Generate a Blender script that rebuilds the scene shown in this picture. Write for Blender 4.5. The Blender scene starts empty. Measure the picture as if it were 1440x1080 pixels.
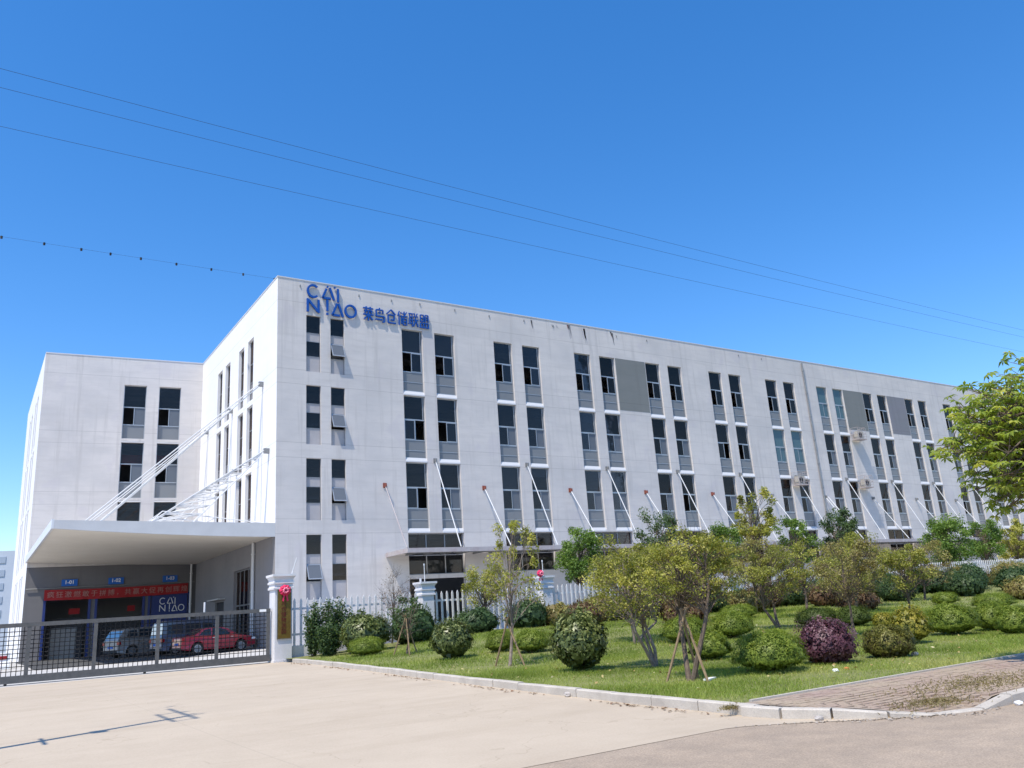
import bpy, math, random
import numpy as np
from mathutils import Vector, Matrix
R = math.radians
rnd = random.Random(7)
S = bpy.context.scene
col = S.collection

# ------------------------------------------------------------------ camera, sky, sun, exposure
cam_d = bpy.data.cameras.new('camera'); cam = bpy.data.objects.new('camera', cam_d); col.objects.link(cam)
S.camera = cam
cam_d.sensor_width = 36; cam_d.lens = 28.766; cam_d.clip_start = .1; cam_d.clip_end = 6000
_r = Vector((.839, -.540, -.067)).normalized(); _f = Vector((.537, .800, .267)); _f = (_f - _f.dot(_r)*_r).normalized(); _u = _r.cross(_f)
cam.matrix_world = Matrix(((_r.x, _u.x, -_f.x, -14.35), (_r.y, _u.y, -_f.y, -46.438), (_r.z, _u.z, -_f.z, 1.4), (0, 0, 0, 1)))
CAM = Vector((-14.35, -46.438, 1.4))
SUN_EL = 62.0
sd = Vector((-.905*math.cos(R(SUN_EL)), -.425*math.cos(R(SUN_EL)), math.sin(R(SUN_EL)))).normalized()   # towards the sun
W = bpy.data.worlds.new('World'); S.world = W; W.use_nodes = True
nt = W.node_tree; nt.nodes.clear()
sky = nt.nodes.new('ShaderNodeTexSky'); sky.sky_type = 'NISHITA'; sky.sun_disc = False
sky.sun_elevation = R(SUN_EL); sky.sun_rotation = math.atan2(sd.x, sd.y)
sky.air_density = 1.0; sky.dust_density = .25; sky.ozone_density = 3.0; sky.altitude = 50
hsv = nt.nodes.new('ShaderNodeHueSaturation'); hsv.inputs['Saturation'].default_value = 1.33; hsv.inputs['Value'].default_value = 1.12
bg = nt.nodes.new('ShaderNodeBackground'); bg.inputs[1].default_value = .15
wo = nt.nodes.new('ShaderNodeOutputWorld')
nt.links.new(sky.outputs[0], hsv.inputs['Color']); tn = nt.nodes.new('ShaderNodeMix'); tn.data_type = 'RGBA'; tn.blend_type = 'MULTIPLY'; tn.inputs[0].default_value = 1; tn.inputs[7].default_value = (1.03, .945, 1.0, 1); nt.links.new(hsv.outputs[0], tn.inputs[6]); nt.links.new(tn.outputs[2], bg.inputs[0]); nt.links.new(bg.outputs[0], wo.inputs[0])
sun_d = bpy.data.lights.new('sun', 'SUN'); sun_d.energy = 3.8; sun_d.angle = R(.5); sun_d.color = (1, .935, .82)
sun = bpy.data.objects.new('sun', sun_d); col.objects.link(sun); sun.location = (0, -30, 60)
sun.rotation_euler = (-sd).to_track_quat('-Z', 'Y').to_euler()
vs = S.view_settings; vs.view_transform = 'Standard'; vs.look = 'None'; vs.gamma = 1; vs.exposure = .48
vs.use_curve_mapping = False
S.cycles.max_bounces = 6; S.cycles.transparent_max_bounces = 12

# ------------------------------------------------------------------ materials
def N(m, t, **kw):
    n = m.node_tree.nodes.new(t)
    for k, v in kw.items():
        if k in n.inputs: n.inputs[k].default_value = v
        else: setattr(n, k, v)
    return n
def L(m, a, b): m.node_tree.links.new(a, b)
def mat(name, c, rough=.7, metal=0, spec=.4):
    m = bpy.data.materials.new(name); m.use_nodes = True
    b = m.node_tree.nodes['Principled BSDF']
    b.inputs['Base Color'].default_value = (*c, 1); b.inputs['Roughness'].default_value = rough
    b.inputs['Metallic'].default_value = metal; b.inputs['Specular IOR Level'].default_value = spec
    return m
def BS(m): return m.node_tree.nodes['Principled BSDF']
def ramp(m, src, stops):
    r = N(m, 'ShaderNodeValToRGB'); e = r.color_ramp.elements
    while len(e) < len(stops): e.new(.5)
    for i, (p, c) in enumerate(stops):
        e[i].position = p; e[i].color = (*c, 1) if len(c) == 3 else c
    L(m, src, r.inputs[0]); return r
def mix(m, f, a, b, t='MIX'):
    n = N(m, 'ShaderNodeMix', data_type='RGBA', blend_type=t)
    if isinstance(f, (int, float)): n.inputs[0].default_value = f
    else: L(m, f, n.inputs[0])
    for i, v in ((6, a), (7, b)):
        if isinstance(v, tuple): n.inputs[i].default_value = (*v, 1)
        else: L(m, v, n.inputs[i])
    return n.outputs[2]
def noise(m, scale, detail=4, rough=.55, vec=None, sc=None, dist=0):
    n = N(m, 'ShaderNodeTexNoise'); n.inputs['Scale'].default_value = scale
    n.inputs['Detail'].default_value = detail; n.inputs['Roughness'].default_value = rough; n.inputs['Distortion'].default_value = dist
    if vec is None: vec = coords(m)
    if sc:
        mp = N(m, 'ShaderNodeMapping'); mp.inputs['Scale'].default_value = sc; L(m, vec, mp.inputs[0]); vec = mp.outputs[0]
    L(m, vec, n.inputs['Vector']); return n.outputs[0]
def coords(m):
    g = N(m, 'ShaderNodeNewGeometry'); return g.outputs['Position']
def bump(m, h, s, d=.02):
    b = N(m, 'ShaderNodeBump'); b.inputs['Strength'].default_value = s; b.inputs['Distance'].default_value = d
    L(m, h, b.inputs['Height']); L(m, b.outputs[0], BS(m).inputs['Normal'])
def grainy(name, c1, c2, scale=3, rough=.8, bs=.3, metal=0, fine=60, spec=.3):
    m = mat(name, c1, rough, metal, spec)
    a = noise(m, scale, 6, .6); r = ramp(m, a, [(.3, c1), (.7, c2)])
    f = noise(m, fine, 3, .6); q = ramp(m, f, [(.3, (.82, .82, .82)), (.7, (1, 1, 1))])
    L(m, mix(m, 1.0, r.outputs[0], q.outputs[0], 'MULTIPLY'), BS(m).inputs['Base Color'])
    bump(m, f, bs, .01); return m

def render_wall(name, base, dirt, stain=.5):
    """painted render: vertical rain streaks, grime patches, fine horizontal joint lines"""
    m = mat(name, base, .75, 0, .25)
    p = coords(m)
    big = noise(m, .22, 5, .6, p, (1, 1, 1.6)); st = noise(m, 2.2, 4, .65, p, (1, 1, .06)); fine = noise(m, 40, 3, .6, p)
    rub = noise(m, 1.0, 6, .7, p, (.35, .35, 3.2))
    c0 = mix(m, ramp(m, big, [(.42, (0, 0, 0)), (.72, (1, 1, 1))]).outputs[0], base, dirt)
    c1 = mix(m, ramp(m, st, [(.53, (0, 0, 0)), (.76, (stain, stain, stain))]).outputs[0], c0, tuple(v*.74 for v in base))
    c2 = mix(m, ramp(m, rub, [(.47, (0, 0, 0)), (.72, (min(1, stain*.62),)*3)]).outputs[0], c1, tuple(v*.80 for v in base))
    pat = noise(m, .55, 3, .5, p, (1, 1, .8), dist=.4)
    c2 = mix(m, ramp(m, pat, [(.60, (0, 0, 0)), (.66, (stain*.35,)*3)]).outputs[0], c2, (base[0]*.84, base[1]*.83, base[2]*.90))
    # joint lines every storey (thin grooves)
    sx = N(m, 'ShaderNodeSeparateXYZ'); L(m, p, sx.inputs[0])
    last = c2; hsum = None
    for z in JOINTS:
        s = N(m, 'ShaderNodeMath', operation='SUBTRACT'); L(m, sx.outputs[2], s.inputs[0]); s.inputs[1].default_value = z
        a = N(m, 'ShaderNodeMath', operation='ABSOLUTE'); L(m, s.outputs[0], a.inputs[0])
        l = N(m, 'ShaderNodeMath', operation='LESS_THAN'); L(m, a.outputs[0], l.inputs[0]); l.inputs[1].default_value = .018
        if hsum is None: hsum = l.outputs[0]
        else:
            d = N(m, 'ShaderNodeMath', operation='ADD'); L(m, hsum, d.inputs[0]); L(m, l.outputs[0], d.inputs[1]); hsum = d.outputs[0]
    fc = N(m, 'ShaderNodeMath', operation='MULTIPLY'); L(m, hsum, fc.inputs[0]); fc.inputs[1].default_value = .38
    last = mix(m, fc.outputs[0], last, tuple(v*.45 for v in base))
    L(m, last, BS(m).inputs['Base Color'])
    bump(m, fine, .15, .01); return m
JOINTS = [20.72, 16.35, 15.45, 11.85, 10.95, 7.35, 6.52]
M = {}
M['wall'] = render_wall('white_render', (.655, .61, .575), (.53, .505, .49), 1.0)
M['wall_side'] = render_wall('white_render_sunlit', (.82, .80, .785), (.77, .76, .755), .2)  # same white as the front, lightened in colour for the sunnier side
M['grey_panel'] = render_wall('grey_paint', (.21, .215, .205), (.18, .19, .18))
M['purple_panel'] = render_wall('mauve_grey_paint', (.23, .225, .245), (.21, .22, .22))
M['lower_wall'] = render_wall('shade_darkened_lower_render', (.17, .165, .17), (.13, .13, .14))  # wing wall below the canopy: its shade is darkened into the colour
M['sill'] = mat('white_sill', (.60, .60, .61), .7)
M['stair_panel'] = grainy('pale_stair_panel', (.50, .47, .47), (.42, .40, .405), 1.2, .6, .05)
M['frame'] = mat('window_frame', (.26, .27, .29), .4, .3)
M['frame_lt'] = mat('pale_window_frame', (.40, .42, .44), .35, .4)
M['metal_white'] = mat('white_painted_steel', (.66, .66, .66), .45)
M['metal_grey'] = grainy('grey_painted_steel', (.30, .31, .31), (.24, .24, .25), 4, .45, .05, .3)
M['gate_metal'] = grainy('gate_steel', (.15, .145, .14), (.10, .10, .098), 6, .5, .08, .3)
M['gate_bar'] = mat('gate_bar_steel', (.018, .018, .02), .5, .4)
M['rust'] = grainy('rusty_bracket', (.30, .09, .06), (.20, .07, .06), 8, .85, .3)
M['pink_primer'] = grainy('pinkish_primer_steel', (.40, .33, .33), (.50, .47, .46), 2, .6, .1)
M['blue'] = mat('sign_blue', (.006, .075, .34), .4); M['signblue'] = mat('plate_blue', (.006, .11, .45), .5)
M['navy'] = mat('navy_blue_paint', (.012, .03, .16), .45)
M['red'] = mat('banner_red', (.34, .018, .02), .8); M['white'] = mat('print_white', (.82, .82, .80), .6)
M['pink'] = mat('red_satin', (.62, .02, .09), .45); M['pink2'] = mat('pink_satin', (.85, .26, .36), .45)
M['gold'] = grainy('aged_brass_board', (.24, .155, .03), (.14, .085, .02), 8, .5, .2, .3); M['maroon'] = mat('maroon_letters', (.12, .01, .01), .5)
M['dark'] = mat('dark_interior', (.055, .055, .06), .9); M['room'] = mat('room_paint', (.30, .30, .31), .9); M['ceil'] = mat('ceiling_concrete', (.40, .41, .43), .9)
M['black'] = mat('black_rubber', (.02, .02, .02), .7)
M['soffit'] = grainy('cream_soffit', (.86, .79, .67), (.80, .73, .61), .6, .7, .03)
M['canopy'] = grainy('canopy_edge_paint', (.66, .65, .64), (.58, .57, .56), 1, .6, .04)
M['pillar'] = grainy('white_pillar_plaster', (.80, .78, .78), (.68, .66, .66), 1.3, .8, .2)
M['picket'] = grainy('white_picket_concrete', (.80, .79, .78), (.62, .60, .58), 3, .8, .15)
M['concrete_light'] = grainy('pale_kerb_stone', (.62, .56, .48), (.46, .41, .35), 2.5, .9, .5)
M['pole'] = grainy('pole_concrete', (.35, .34, .32), (.28, .27, .26), 3, .9, .2)

def glass_mat(name, tint, refl_col=(.75, .58, .50), dark=.5, curtain=None):
    m = bpy.data.materials.new(name); m.use_nodes = True; t = m.node_tree; t.nodes.clear()
    o = t.nodes.new('ShaderNodeOutputMaterial')
    tr = t.nodes.new('ShaderNodeBsdfTransparent'); tr.inputs[0].default_value = (*tint, 1)
    gl = t.nodes.new('ShaderNodeBsdfGlossy'); gl.inputs['Roughness'].default_value = .03; gl.inputs[0].default_value = (*refl_col, 1)
    fr = t.nodes.new('ShaderNodeFresnel'); fr.inputs[0].default_value = 1.5
    nn = t.nodes.new('ShaderNodeTexNoise'); nn.inputs['Scale'].default_value = .9; bp = t.nodes.new('ShaderNodeBump'); bp.inputs['Strength'].default_value = .08; bp.inputs['Distance'].default_value = .05
    gg = t.nodes.new('ShaderNodeNewGeometry'); t.links.new(gg.outputs['Position'], nn.inputs['Vector']); t.links.new(nn.outputs[0], bp.inputs['Height'])
    t.links.new(bp.outputs[0], gl.inputs['Normal'])
    di = t.nodes.new('ShaderNodeBsdfDiffuse'); di.inputs[0].default_value = (*(curtain or (.05, .055, .06)), 1)
    m0 = t.nodes.new('ShaderNodeMixShader'); m0.inputs[0].default_value = dark
    t.links.new(tr.outputs[0], m0.inputs[1]); t.links.new(di.outputs[0], m0.inputs[2])
    m1 = t.nodes.new('ShaderNodeMixShader'); t.links.new(fr.outputs[0], m1.inputs[0]); t.links.new(m0.outputs[0], m1.inputs[1]); t.links.new(gl.outputs[0], m1.inputs[2])
    t.links.new(m1.outputs[0], o.inputs[0]); return m
M['glass'] = glass_mat('window_glass', (.62, .64, .68), dark=.10)
M['glass_curtain'] = glass_mat('dusty_glass', (.4, .45, .5), dark=.75, curtain=(.17, .19, .22))
M['glass_green'] = glass_mat('greenish_glass', (.30, .45, .50), dark=.7, curtain=(.12, .22, .26))
M['glass_spandrel'] = glass_mat('spandrel_glass', (.3, .3, .3), dark=.97, curtain=(.22, .23, .24))
M['car_glass'] = glass_mat('car_glass', (.2, .25, .3), dark=.7, curtain=(.03, .05, .07))

def paint(name, c):
    m = mat(name, c, .3); BS(m).inputs['Coat Weight'].default_value = .8; BS(m).inputs['Coat Roughness'].default_value = .06; return m
M['car_red'] = paint('red_car_paint', (.42, .012, .03)); M['car_silver'] = paint('silver_car_paint', (.25, .25, .25)); M['car_blue'] = paint('blue_grey_car_paint', (.10, .12, .18))
M['lamp_red'] = mat('tail_lamp_red', (.35, .01, .01), .2); M['lamp_clear'] = mat('lamp_clear', (.8, .8, .8), .15); M['chrome'] = mat('alloy', (.7, .7, .7), .3, .9)

def leaf_mat(name, ca, cb, cc=None, trans=.35, rough=.5):
    m = bpy.data.materials.new(name); m.use_nodes = True; t = m.node_tree; b = BS(m)
    at = N(m, 'ShaderNodeAttribute', attribute_name='tint')
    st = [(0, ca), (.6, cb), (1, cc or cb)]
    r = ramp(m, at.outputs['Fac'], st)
    L(m, r.outputs[0], b.inputs['Base Color']); b.inputs['Roughness'].default_value = rough; b.inputs['Specular IOR Level'].default_value = .35
    tl = N(m, 'ShaderNodeBsdfTranslucent'); L(m, mix(m, 1.0, r.outputs[0], (1.35, 1.4, .75), 'MULTIPLY'), tl.inputs[0])
    mx = N(m, 'ShaderNodeMixShader'); mx.inputs[0].default_value = trans
    L(m, b.outputs[0], mx.inputs[1]); L(m, tl.outputs[0], mx.inputs[2])
    L(m, mx.outputs[0], t.nodes['Material Output'].inputs[0]); return m
M['lf_dome'] = leaf_mat('clipped_shrub_leaves', (.10, .15, .018), (.20, .26, .032), (.32, .37, .065))
M['lf_dome_dark'] = leaf_mat('dark_clipped_leaves', (.05, .08, .018), (.10, .14, .025), (.16, .20, .05))
M['lf_gloss'] = leaf_mat('glossy_leaves', (.055, .075, .02), (.12, .15, .04), (.30, .32, .12), .2, .32)
M['lf_purple'] = leaf_mat('purple_leaves', (.08, .03, .045), (.15, .06, .085), (.28, .17, .18), .25)
M['lf_yellow'] = leaf_mat('yellow_leaves', (.13, .14, .02), (.30, .27, .035), (.45, .36, .06))
M['lf_mixed'] = leaf_mat('yellow_green_leaves', (.08, .06, .03), (.16, .16, .03), (.30, .27, .07))
M['lf_olive'] = leaf_mat('olive_leaves', (.15, .16, .025), (.33, .33, .055), (.58, .52, .15))
M['lf_olive2'] = leaf_mat('reddish_olive_leaves', (.20, .145, .06), (.30, .265, .075), (.42, .38, .14))
M['lf_green'] = leaf_mat('bright_green_leaves', (.07, .13, .025), (.15, .24, .04), (.26, .36, .08))
M['lf_dark'] = leaf_mat('dark_green_leaves', (.035, .065, .025), (.07, .12, .04), (.15, .21, .08))
M['lf_street'] = leaf_mat('street_tree_leaves', (.16, .21, .03), (.31, .385, .055), (.56, .54, .12), .45, .45)
M['lf_red'] = leaf_mat('russet_leaves', (.12, .06, .035), (.19, .12, .06), (.26, .20, .10))
M['grass'] = leaf_mat('grass_blades', (.15, .20, .03), (.28, .35, .055), (.46, .45, .15), .38)
M['bark'] = grainy('brown_bark', (.20, .15, .11), (.11, .08, .06), 14, .9, .6)
M['bark_pale'] = grainy('pale_bark', (.36, .29, .24), (.20, .15, .12), 14, .9, .6)
M['stake'] = grainy('weathered_stake', (.34, .24, .14), (.22, .15, .09), 10, .9, .4)

# ground materials
def conc():
    m = mat('pale_concrete', (.5, .45, .4), .85, 0, .2); p = coords(m)
    a = noise(m, .16, 6, .6, p, dist=.6); b = noise(m, 1.4, 6, .65, p); c = noise(m, 35, 4, .7, p); d = noise(m, .5, 5, .6, p, (.25, 1.4, 1))
    r = ramp(m, a, [(.3, (.49, .405, .305)), (.7, (.545, .455, .345))])
    q = ramp(m, b, [(.3, (.93, .925, .92)), (.65, (1, 1, 1))]); w = ramp(m, c, [(.25, (.88, .87, .86)), (.6, (1, 1, 1))])
    v = ramp(m, d, [(.33, (.92, .91, .895)), (.5, (1, 1, 1))])
    x = mix(m, 1., r.outputs[0], q.outputs[0], 'MULTIPLY'); x = mix(m, 1., x, w.outputs[0], 'MULTIPLY'); x = mix(m, 1., x, v.outputs[0], 'MULTIPLY')
    # slab joints 4.5 m apart and fine hairline cracks
    sx = N(m, 'ShaderNodeSeparateXYZ'); L(m, p, sx.inputs[0])
    for ax, off in ((0, 1.3), (1, .4)):
        ad = N(m, 'ShaderNodeMath', operation='ADD'); L(m, sx.outputs[ax], ad.inputs[0]); ad.inputs[1].default_value = 200+off
        md = N(m, 'ShaderNodeMath', operation='MODULO'); L(m, ad.outputs[0], md.inputs[0]); md.inputs[1].default_value = 5.0
        lt = N(m, 'ShaderNodeMath', operation='LESS_THAN'); L(m, md.outputs[0], lt.inputs[0]); lt.inputs[1].default_value = .018
        mu = N(m, 'ShaderNodeMath', operation='MULTIPLY'); L(m, lt.outputs[0], mu.inputs[0]); mu.inputs[1].default_value = .16
        x = mix(m, mu.outputs[0], x, (.20, .17, .15))
    vo = N(m, 'ShaderNodeTexVoronoi', feature='DISTANCE_TO_EDGE'); vo.inputs['Scale'].default_value = .28
    nz = N(m, 'ShaderNodeTexNoise'); nz.inputs['Scale'].default_value = 1.5; L(m, p, nz.inputs['Vector'])
    vm = N(m, 'ShaderNodeVectorMath', operation='MULTIPLY_ADD'); L(m, nz.outputs['Color'], vm.inputs[0]); vm.inputs[1].default_value = (1.2, 1.2, 1.2); L(m, p, vm.inputs[2]); L(m, vm.outputs[0], vo.inputs['Vector'])
    ck = ramp(m, vo.outputs['Distance'], [(0, (.86, .85, .83)), (.004, (1, 1, 1))])
    x = mix(m, 1., x, ck.outputs[0], 'MULTIPLY')
    L(m, x, BS(m).inputs['Base Color']); bump(m, c, .35, .004); return m
M['conc'] = conc()
def asph():
    m = mat('worn_asphalt', (.3, .28, .26), .9, 0, .2); p = coords(m)
    a = noise(m, .35, 6, .65, p, (.35, 1.2, 1)); c = noise(m, 60, 3, .7, p); b = noise(m, 2.5, 6, .7, p)
    r = ramp(m, a, [(.32, (.37, .295, .225)), (.7, (.46, .37, .285))]); w = ramp(m, c, [(.3, (.62, .62, .62)), (.65, (1.08, 1.07, 1.05))])
    q = ramp(m, b, [(.35, (.86, .86, .86)), (.7, (1.08, 1.06, 1.03))])
    x = mix(m, 1., r.outputs[0], w.outputs[0], 'MULTIPLY'); x = mix(m, 1., x, q.outputs[0], 'MULTIPLY')
    L(m, x, BS(m).inputs['Base Color']); bump(m, c, .6, .006); return m
M['asphalt'] = asph()
M['yard'] = grainy('yard_concrete', (.58, .56, .53), (.50, .48, .45), .8, .9, .2)
M['yard_shade'] = grainy('yard_painted_shade', (.10, .098, .095), (.07, .07, .07), .8, .85, .2)  # yard concrete darkened in colour to stand for canopy shade
M['soil'] = grainy('lawn_soil', (.16, .18, .05), (.24, .24, .09), 1.6, .95, .5, fine=25)
M['earth'] = grainy('distant_ground', (.24, .23, .18), (.16, .17, .10), .05, .95, .2, fine=2)
M['bedding'] = grainy('sand_bedding', (.42, .335, .26), (.33, .26, .20), 3, .95, .4)
def brick_m():
    m = mat('red_paver', (.3, .16, .12), .9, 0, .2); oi = N(m, 'ShaderNodeObjectInfo'); p = coords(m)
    b = noise(m, .9, 5, .65, p); c = noise(m, 40, 3, .6, p); rr = noise(m, 6, 1, .5, p)
    r = ramp(m, rr, [(.3, (.32, .215, .175)), (.5, (.36, .255, .21)), (.75, (.40, .295, .245))])
    x = mix(m, ramp(m, b, [(.36, (.15, .15, .15)), (.62, (.85, .85, .85))]).outputs[0], r.outputs[0], (.42, .335, .235))
    x = mix(m, 1., x, ramp(m, c, [(.3, (.75, .75, .75)), (.6, (1, 1, 1))]).outputs[0], 'MULTIPLY')
    L(m, x, BS(m).inputs['Base Color']); bump(m, c, .4, .004); return m
M['brick'] = brick_m()

# ------------------------------------------------------------------ mesh helpers
class MB:
    def __init__(s): s.v = []; s.f = []; s.m = []; s.mi = 0
    def add(s, vs_, fs):
        o = len(s.v); s.v += [tuple(v) for v in vs_]; s.f += [tuple(i+o for i in f) for f in fs]; s.m += [s.mi]*len(fs); return s
    def box(s, x0, y0, z0, x1, y1, z1):
        v = [(x, y, z) for x in (x0, x1) for y in (y0, y1) for z in (z0, z1)]
        return s.add(v, [(0, 1, 3, 2), (4, 6, 7, 5), (0, 4, 5, 1), (2, 3, 7, 6), (0, 2, 6, 4), (1, 5, 7, 3)])
    def quad(s, a, b, c, d): return s.add([a, b, c, d], [(0, 1, 2, 3)])
    def tube(s, pts, rad, n=6, cap=True):
        pts = [Vector(p) for p in pts]; rs = rad if isinstance(rad, (list, tuple)) else [rad]*len(pts); vs_ = []; fs = []
        up = Vector((0, 0, 1)); d0 = (pts[-1]-pts[0]).normalized()
        if abs(d0.z) > .9: up = Vector((1, 0, 0))
        for i, p in enumerate(pts):
            d = (pts[min(i+1, len(pts)-1)]-pts[max(i-1, 0)]).normalized(); a = d.cross(up).normalized(); b = d.cross(a)
            for k in range(n):
                t = 2*math.pi*k/n; vs_.append(p+(a*math.cos(t)+b*math.sin(t))*rs[i])
        for i in range(len(pts)-1):
            for k in range(n): fs.append((i*n+k, i*n+(k+1) % n, (i+1)*n+(k+1) % n, (i+1)*n+k))
        if cap: fs.append(tuple(range(n))); fs.append(tuple(reversed(range((len(pts)-1)*n, len(pts)*n))))
        return s.add(vs_, fs)
    def prism(s, poly, ax, a, b):
        """poly: 2D points; ax: extrusion axis; a,b extents"""
        n = len(poly); P = []
        for t in (a, b):
            for (u, w) in poly: P.append({'x': (t, u, w), 'y': (u, t, w), 'z': (u, w, t)}[ax])
        fs = [(i, (i+1) % n, n+(i+1) % n, n+i) for i in range(n)]+[tuple(reversed(range(n))), tuple(range(n, 2*n))]
        return s.add(P, fs)
    def build(s, name, mats, parent=None, smooth=False, loc=(0, 0, 0), bevel=0):
        if not isinstance(mats, (list, tuple)): mats = [mats]
        me = bpy.data.meshes.new(name); me.from_pydata(s.v, [], s.f); 
        for m in mats: me.materials.append(m)
        if len(mats) > 1: me.polygons.foreach_set('material_index', s.m)
        if smooth: me.polygons.foreach_set('use_smooth', [True]*len(s.f))
        import bmesh
        bm = bmesh.new(); bm.from_mesh(me); bmesh.ops.recalc_face_normals(bm, faces=bm.faces); bm.to_mesh(me); bm.free()
        o = bpy.data.objects.new(name, me); o.location = loc; col.objects.link(o)
        if parent: o.parent = parent
        if bevel:
            b = o.modifiers.new('bevel', 'BEVEL'); b.width = bevel; b.segments = 2; b.limit_method = 'ANGLE'
        return o
def tag(o, label, cat, group=None):
    o['label'] = label; o['category'] = cat
    if group: o['group'] = group
    return o
def thing(name, label, cat, loc=(0, 0, 0), rz=0, group=None):
    o = bpy.data.objects.new(name, None); col.objects.link(o); o.location = loc; o.rotation_euler = (0, 0, rz); o.empty_display_size = .2
    return tag(o, label, cat, group)
def inst(me, name, parent, loc=(0, 0, 0), rz=0, scale=None):
    o = bpy.data.objects.new(name, me); o.location = loc; o.rotation_euler = (0, 0, rz); col.objects.link(o)
    if parent: o.parent = parent
    if scale: o.scale = scale
    return o
def proto(mb, name, mats, **k):
    o = mb.build(name, mats, **k); me = o.data; bpy.data.objects.remove(o); return me
def copytree(root, parent=None):
    c = root.copy(); col.objects.link(c)
    if parent: c.parent = parent
    for ch in root.children: copytree(ch, c)
    return c
def sm(a, b, x):
    t = min(max((x-a)/(b-a), 0), 1); return t*t*(3-2*t)
def gz(x, y): return .18*sm(-38, -17, y)
def comp(x, y): return .18+.12*sm(0, 12, y)+.12*sm(-6, -1, x)*sm(-12, 0, y)
def lawn(x, y): return gz(x, y)+.1+.42*sm(-5, 4, x)*sm(-37.5, -20, y)+.25*sm(5, 40, x)*sm(-37.5, -20, y)
def kx(y): return -4.45-(1.85)*(min(max(-16.8-y, 0), 23)/22.1)     # driveway kerb line
def struct(o): o['kind'] = 'structure'; return o
def grid(name, x0, x1, y0, y1, dx, dy, zf, m, clip=None):
    xs = np.arange(x0, x1+1e-6, dx); ys = np.arange(y0, y1+1e-6, dy); v = []; f = []
    for y in ys:
        for x in xs:
            X = clip(x, y) if clip else x
            v.append((X, y, zf(X, y)))
    n = len(xs)
    for j in range(len(ys)-1):
        for i in range(n-1): f.append((j*n+i, j*n+i+1, (j+1)*n+i+1, (j+1)*n+i))
    me = bpy.data.meshes.new(name); me.from_pydata(v, [], f); me.materials.append(m); me.polygons.foreach_set('use_smooth', [True]*len(f))
    o = bpy.data.objects.new(name, me); col.objects.link(o); return struct(o)

# ------------------------------------------------------------------ ground
g = MB(); g.quad((-3000, -3000, -.06), (3000, -3000, -.06), (3000, 3000, -.06), (-3000, 3000, -.06)); struct(g.build('ground', M['earth']))
grid('driveway', -34, -4.4, -39.5, -15, .74, .7, gz, M['conc'], lambda x, y: -34+(x+34)/29.6*(kx(y)+.04+34))
grid('yard', -60, 120, -15, 60, 1.0, 1.0, lambda x, y: comp(x, y), M['yard'])
# asphalt road: everything south of the driveway mouth and the sidewalk
def roadedge(x): return -39.45 if x < -7.4 else (-39.45-1.5*sm(-7.4, -5.0, x))
g = MB()
xs = [-60, -40, -25, -15, -10]+[-9+.25*i for i in range(20)]+[-3.9, 0, 10, 30, 60, 150]
for a, b in zip(xs[:-1], xs[1:]): g.quad((a, -60, -.004), (b, -60, -.004), (b, roadedge(b)+.09, -.004), (a, roadedge(a)+.09, -.004))
struct(g.build('road', M['asphalt']))
g = MB()
# patch of driveway concrete between the straight sheet edge and the road curve
xs = [-7.2+.2*i for i in range(13)]
for a, b in zip(xs[:-1], xs[1:]): 
    if roadedge(b) < -39.5: g.quad((a, min(-39.5, roadedge(a)), 0), (b, roadedge(b), 0), (b, -39.5, 0), (a, -39.5, 0))
struct(g.build('driveway_apron', M['conc']))
lawn_o = grid('lawn', -5, 90, -38.75, -14.9, .5, .5, lawn, M['soil'], lambda x, y: max(x, kx(y)+.14) if x < -4.4 else x)
# widen the first column of the lawn to the kerb
for v in lawn_o.data.vertices:
    if v.co.x < -4.4: v.co.x = kx(v.co.y)+.12
# sidewalk: bedding sheet + bricks
def swz(x): return .11-.10*(sm(-6.05, -5.3, x)*(1-sm(-4.75, -4.15, x)))
def arcx(y): return float(np.interp(-y, [39.0, 39.55, 40.05, 40.5, 40.8, 41.0], [-6.32, -6.28, -6.05, -5.70, -5.30, -4.75]))+.05
def swzz(x, y):                       # dips towards the dropped kerb
    return .115-(.115-swz(x))*min(max((-39.5-y)/1.3, 0), 1)
sw = grid('sidewalk', -6.1, 90, -40.93, -38.79, .3, .1783, lambda x, y: swzz(x, y)-.008, M['bedding'], lambda x, y: max(x, arcx(y)))
bp = MB().box(-.0975, -.0478, -.03, .0975, .0478, 0); bme = proto(bp, 'brick', M['brick'])
stuff = MB(); nb = 0; row = 0; y = -40.85
cells = []
while y < -38.85:
    x = -6.0+(.1 if row % 2 else 0)
    while x < 16:
        cells.append((x, y)); x += .2
    y += .1; row += 1
cells = [c for c in cells if c[0] > arcx(c[1])+.09]
cells.sort(key=lambda c: (c[0]-CAM.x)**2+(c[1]-CAM.y)**2)
for i, (x, y) in enumerate(cells):
    z = swzz(x, y)+rnd.uniform(-.004, .004)
    if i < 290:
        o = inst(bme, 'brick', sw, (x, y, z), rnd.uniform(-.02, .02))
    else: stuff.box(x-.097, y-.047, z-.02, x+.097, y+.047, z)
bs = stuff.build('brick_paving', M['brick'], sw); bs['kind'] = 'stuff'
for x in np.arange(-5.9, 40, 1.0):     # thin concrete edging between lawn and bricks
    pass
ed = MB().box(-.495, -.025, -.1, .495, .025, .005); edm = proto(ed, 'edging_strip', M['concrete_light'])
for i in range(40):
    x = -5.45+i; inst(edm, 'edging_strip', sw, (x, -38.78, .125+(lawn(x, -38.6)-.1)*1.0))

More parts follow.
